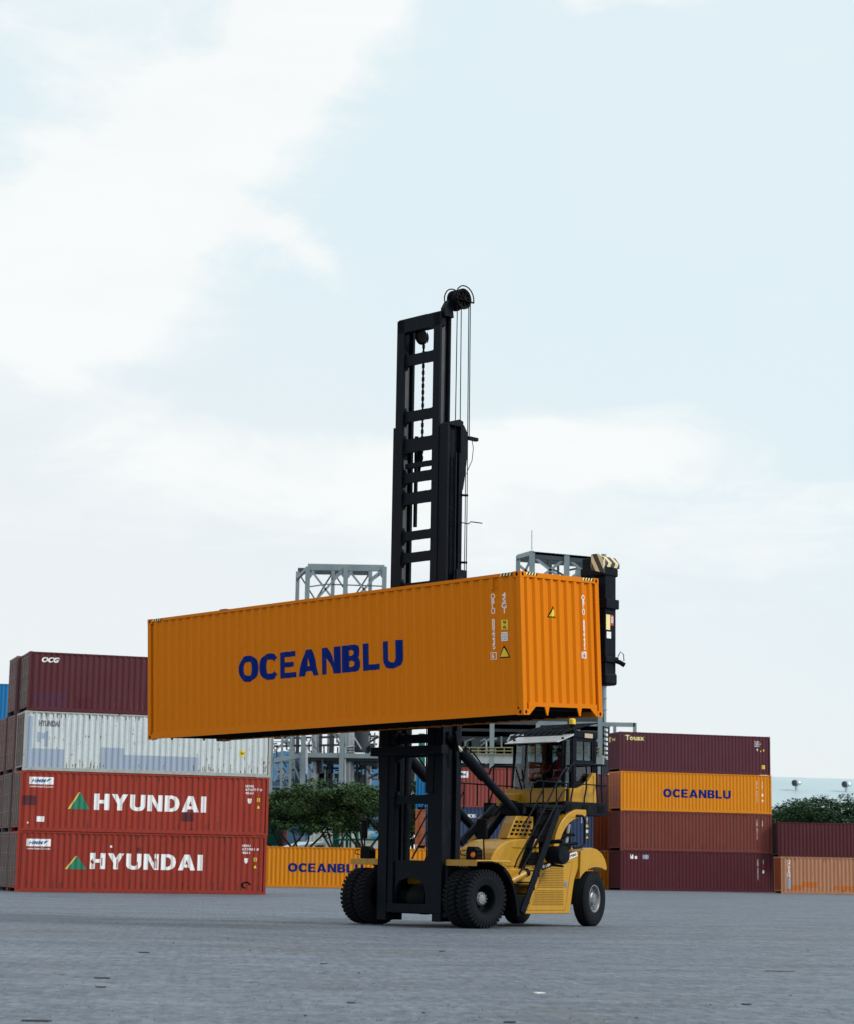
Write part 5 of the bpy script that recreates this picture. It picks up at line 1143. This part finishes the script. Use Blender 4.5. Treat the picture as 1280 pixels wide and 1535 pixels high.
b7.box(Vector((b7.p(489, 1270).x, 0, 0)), Vector((b7.p(515, 1270).x, 8, b7.p(500, 1255).z)), 'wall', plain('grey_render', (.33, .38, .40), .8)); b7.box(Vector((b7.p(515.5, 1270).x, .5, 0)), Vector((b7.p(575, 1270).x, 8, b7.p(545, 1246).z)), 'wall', m_cream); b7.box(b7.p(556, 1255, .1), b7.p(572, 1250, .4), 'sign_board', plain('bright_blue_band', (.06, .38, .70), .5))
b5 = Plant('green horizontal storage tank with a red end, behind the left stack', 'storage tank', 415, 180, 'storage_tank')
q = b5.p(400, 1249); MB().tube([(b5.p(360, 1249).x, 0, q.z), (b5.p(425, 1249).x, 0, q.z)], 1.05, 24).build('tank_shell', m_tank, b5.e, smooth=True)
MB().lathe([(0, 1.10), (.15, 1.08), (.3, .9), (.4, .5), (.42, 0)], (b5.p(426, 1249).x-.1, 0, q.z), 'x', 24).build('tank_end', m_pinkish, b5.e, smooth=True)
for px in (405, 418): b5.box(Vector((b5.p(px, 1249).x-.12, -.5, 0)), Vector((b5.p(px, 1249).x+.12, .5, q.z-1)), 'saddle', m_cream)
b8 = Plant('dark blue low roof with a red edge behind the green tank', 'shed', 425, 215, 'shed')
b8.box(Vector((b8.p(395, 1240).x, 0, 0)), Vector((b8.p(452, 1240).x, 8, b8.p(420, 1230).z)), 'wall', m_bldblue2); b8.box(Vector((b8.p(395, 1240).x, -.3, b8.p(420, 1230).z)), Vector((b8.p(455, 1240).x, 8, b8.p(420, 1226).z)), 'roof', m_pinkish)
b6 = Plant('bright green pipework on a rack in front of the grey building', 'pipe rack', 530, 188, 'pipe_rack')
for px, t, r in ((502, 1237, .16), (507, 1237, .16), (514, 1241, .10), (521, 1243, .14), (526, 1246, .10), (536, 1238, .18)): b6.pipe([Vector((b6.p(px, 1270).x, 0, 0)), b6.p(px, t)], r, 'pipe', m_greenpipe)
b6.pipe([b6.p(503, 1259, -.3), b6.p(572, 1259, -.3)], .10, 'pipe', m_greenpipe); b6.pipe([b6.p(514, 1242), b6.p(517, 1240), b6.p(521, 1243)], .10, 'pipe', m_greenpipe)
b6.pipe([Vector((b6.p(543, 1270).x, 1, 0)), b6.p(543, 1218, 1)], .16, 'white_pole', m_whiteink)

# ------------------------------------------------------------------ trees
def tree(label, px, Y, h, spread, crown_h, n, mat, seed, group, trunk_px=0, leaf=.26, flat=True, nb=6, cat='tree'):
    Q = random.Random(seed); base = Vector((at(px, 1303, Y).x, Y, 0)); e = empty('tree', base); tag(e, label, cat, group)
    fork = h*.28; tr = MB(); lean = Vector((Q.uniform(-.5, .5), Q.uniform(-.4, .4), fork)); tr.tube([(0, 0, 0), tuple(lean*.5+Vector((.1, 0, 0))), tuple(lean)], .24, 9, .17)
    tips = []
    for k in range(nb):
        a = 2*pi*k/nb+Q.uniform(-.4, .4); r = spread*Q.uniform(.45, .8); zt = h-crown_h*Q.uniform(.35, .8)
        tip = Vector((cos(a)*r, sin(a)*r*.8, zt)); mid = lean.lerp(tip, .5)+Vector((Q.uniform(-.3, .3), 0, -.25))
        tr.tube([tuple(lean*.97), tuple(mid), tuple(tip)], .11, 7, .04); tips.append(tip)
        for j in range(3):
            t2 = tip+Vector((Q.uniform(-1, 1)*spread*.35, Q.uniform(-1, 1)*spread*.35, Q.uniform(.2, 1)*crown_h*.35)); tr.tube([tuple(mid.lerp(tip, Q.uniform(.3, .9))), tuple(t2)], .04, 5, .015); tips.append(t2)
    tr.build('trunk', m_bark, e, smooth=True)
    cr_ = MB(); clumps = []
    for k in range(44):
        a = Q.uniform(0, 2*pi); r = spread*sqrt(Q.random()); z_ = h-crown_h*(.08+.84*Q.random()**.9)-(.10*crown_h)*(r/spread)**3*2
        clumps.append((Vector((cos(a)*r, sin(a)*r*.85, z_)), Q.uniform(.5, 1.15)*spread*.24))
    clumps += [(t, spread*.2) for t in tips]
    clumps += [(Vector((cos(a_)*spread*.9, sin(a_)*spread*.7, h-crown_h*Q.uniform(.25, .7))), spread*.22) for a_ in [Q.uniform(0, 6.28) for _ in range(10)]]; per = n//len(clumps)
    for c_, rr in clumps:
        for j in range(per):
            d = Vector((Q.gauss(0, 1), Q.gauss(0, 1), Q.gauss(0, 1))).normalized()*rr*Q.random()**.4; d.z *= .42 if flat else .7
            p_ = c_+d; s = leaf*Q.uniform(.5, 1.2); u = Vector((Q.gauss(0, 1), Q.gauss(0, 1), Q.gauss(0, .4))).normalized(); w = u.cross(Vector((Q.gauss(0, .6), Q.gauss(0, .6), 1))).normalized()
            cr_.add([p_-u*s*.5, p_-w*s*.32, p_+u*s*.5, p_+w*s*.32], [(0, 1, 2, 3)])
    me = bpy.data.meshes.new('crown'); me.from_pydata(cr_.v, [], cr_.f); me.materials.append(mat); o = bpy.data.objects.new('crown', me); COL.objects.link(o); o.parent = e
GT = 'trees behind the orange container'
for i, (px, Y, h, sp_, chh, nb, lab) in enumerate((
    (418, 176, 7.6, 4.2, 3.2, 4, 'flat topped tree with layered leaves next to the left stack'),
    (455, 172, 7.7, 4.8, 3.6, 4, 'spreading tree with a forked trunk behind the orange container, in front of the cream shed'),
    (538, 170, 8.3, 5.0, 4.0, 4, 'tallest spreading tree left of the mast, its forked trunk above the blue lettering'),
    (495, 184, 8.3, 4.6, 3.2, 3, 'tree in the middle of the row, further back'),
    (585, 178, 8.4, 4.6, 3.8, 4, 'tree half hidden by the mast'),
    (622, 174, 7.4, 2.6, 5.0, 4, 'low tree seen through the lower opening of the mast'))):
    tree(lab, px, Y, h, sp_, chh, 15000, m_leaf, 20+i, GT, nb=nb)
GT2 = 'trees in front of the pale roofed warehouse'
for i, (px, Y, h, sp_, chh, lab) in enumerate((
    (1160, 262, 10.9, 5.5, 7.5, 'dense tree touching the right stack'), (1182, 266, 11.0, 5.8, 7.5, 'dense tree, second from the right stack'), (1212, 260, 10.8, 5.8, 7, 'dense tree below the left ventilator'),
    (1238, 264, 10.9, 5.6, 5.0, 'spreading tree with gaps between its leaves'), (1272, 262, 11.2, 6.0, 5.0, 'flat topped tree at the right edge of the photo'), (1225, 280, 9.8, 7, 7, 'tree behind, between the two spreading trees'), (1300, 268, 10.8, 6, 7, 'tree cut by the right edge of the photo'))):
    tree(lab, px, Y, h, sp_, chh, 7000, m_leaf2, 60+i, GT2, leaf=.36, flat=i in (3, 4), nb=6)
h_ = MB(); Q = random.Random(5)
for k in range(9000):
    x = Q.uniform(-4, 62); c_ = Vector((x+44, 250+Q.uniform(-1.5, 1.5), Q.uniform(.3, 1)*(4.9+.5*sin(x*.9)+.4*sin(x*2.3)))); u = Vector((Q.gauss(0, 1), Q.gauss(0, 1), Q.gauss(0, .5))).normalized(); w = u.cross(Vector((Q.gauss(0, .6), Q.gauss(0, .6), 1))).normalized(); s = .36*Q.uniform(.5, 1.3)
    h_.add([c_-u*s*.5, c_-w*s*.35, c_+u*s*.5, c_+w*s*.35], [(0, 1, 2, 3)])
me = bpy.data.meshes.new('hedge'); me.from_pydata(h_.v, [], h_.f); me.materials.append(m_leaf2); o = bpy.data.objects.new('hedge', me); COL.objects.link(o); tag(o, 'dark green undergrowth below the trees on the right', 'hedge', kind='stuff')
h_ = MB()
for k in range(9000):
    x = Q.uniform(-16, 1); c_ = Vector((x, 200+Q.uniform(-2, 2), Q.uniform(.2, 1)*(4.2+.7*sin(x*.9)))); u = Vector((Q.gauss(0, 1), Q.gauss(0, 1), Q.gauss(0, .5))).normalized(); w = u.cross(Vector((Q.gauss(0, .6), Q.gauss(0, .6), 1))).normalized(); s = .3*Q.uniform(.5, 1.3)
    h_.add([c_-u*s*.5, c_-w*s*.35, c_+u*s*.5, c_+w*s*.35], [(0, 1, 2, 3)])

# ------------------------------------------------------------------ litter on the yard
def ground_at(px, py):
    d = FW + RT*((px-640)/FPX) + UP*((767.5-py)/FPX); return Vector((0, 0, CH)) + d*(-CH/d.z)
m_debris = plain('dark_debris', (.03, .03, .026), .9, 0, .4, 20); m_leafdry = plain('dry_leaf', (.10, .075, .04), .9, 0, .4, 20)
def flat_piece(px, py, l, w, mat, label, cat, name, ang=0, th=.012):
    g = ground_at(px, py); n = 9; pts = []
    for k in range(n):
        a = 2*pi*k/n; rr = 1+R.uniform(-.3, .3); x, y = cos(a)*l/2*rr, sin(a)*w/2*rr; pts.append((x*cos(ang)-y*sin(ang), x*sin(ang)+y*cos(ang)))
    mb = MB().prism(pts, 'z', .002, th); o = mb.build(name, mat); o.location = (g.x, g.y, 0); tag(o, label, cat)
for a in ((808, 1490, .12, .10, m_whiteink, 'small white scrap of paper on the paving, right of the middle', 'paper scrap', 'paper_scrap'),
          (1171, 1457, .45, .10, plain('grey_board', (.16, .15, .13), .8), 'flat grey strip of wood lying on the paving at the right', 'wood strip', 'wood_strip'),
          (155, 1467.5, .22, .08, m_debris, 'long dark twig on the paving at lower left', 'twig', 'twig'),
          (152, 1481, .12, .07, m_debris, 'short dark scrap just below the long twig at lower left', 'scrap', 'debris_scrap'),
          (217, 1429, .16, .10, m_debris, 'dark leaf like scrap on the paving left of the middle', 'scrap', 'debris_scrap'),
          (55, 1532, .24, .09, m_debris, 'dark litter at the bottom left corner', 'scrap', 'debris_scrap'),
          (485, 1446, .10, .06, m_debris, 'dark spot like scrap left of the big tyre shadow', 'scrap', 'debris_scrap'),
          (763, 1534, .12, .05, m_debris, 'dark scrap at the bottom edge in the middle', 'scrap', 'debris_scrap'),
          (528, 1505, .08, .05, m_debris, 'tiny dark scrap near the bottom, below the left tyres', 'scrap', 'debris_scrap'),
          (1118, 1507, .10, .06, m_debris, 'dark scrap at lower right', 'scrap', 'debris_scrap'),
          (662, 1427, .08, .07, m_debris, 'small dark lump of dirt below the mast', 'scrap', 'debris_scrap')): flat_piece(*a, ang=R.uniform(-.3, .3))
gv = MB()
for k in range(420):
    g = ground_at(R.uniform(-20, 1300), 1345+190*R.random()**.8); s = R.uniform(.003, .008)*(2.2 if R.random() < .06 else 1); n = 5; a0 = R.random()*6
    pts = [(g.x+s*cos(a0+2*pi*j/n)*R.uniform(.6, 1.3), g.y+s*sin(a0+2*pi*j/n)*R.uniform(.6, 1.6)) for j in range(n)]; gv.prism(pts, 'z', .001, s*.5+.002)
o = gv.build('grit', m_debris); tag(o, 'small dark grit and leaf bits scattered over the paving', 'grit', kind='stuff')
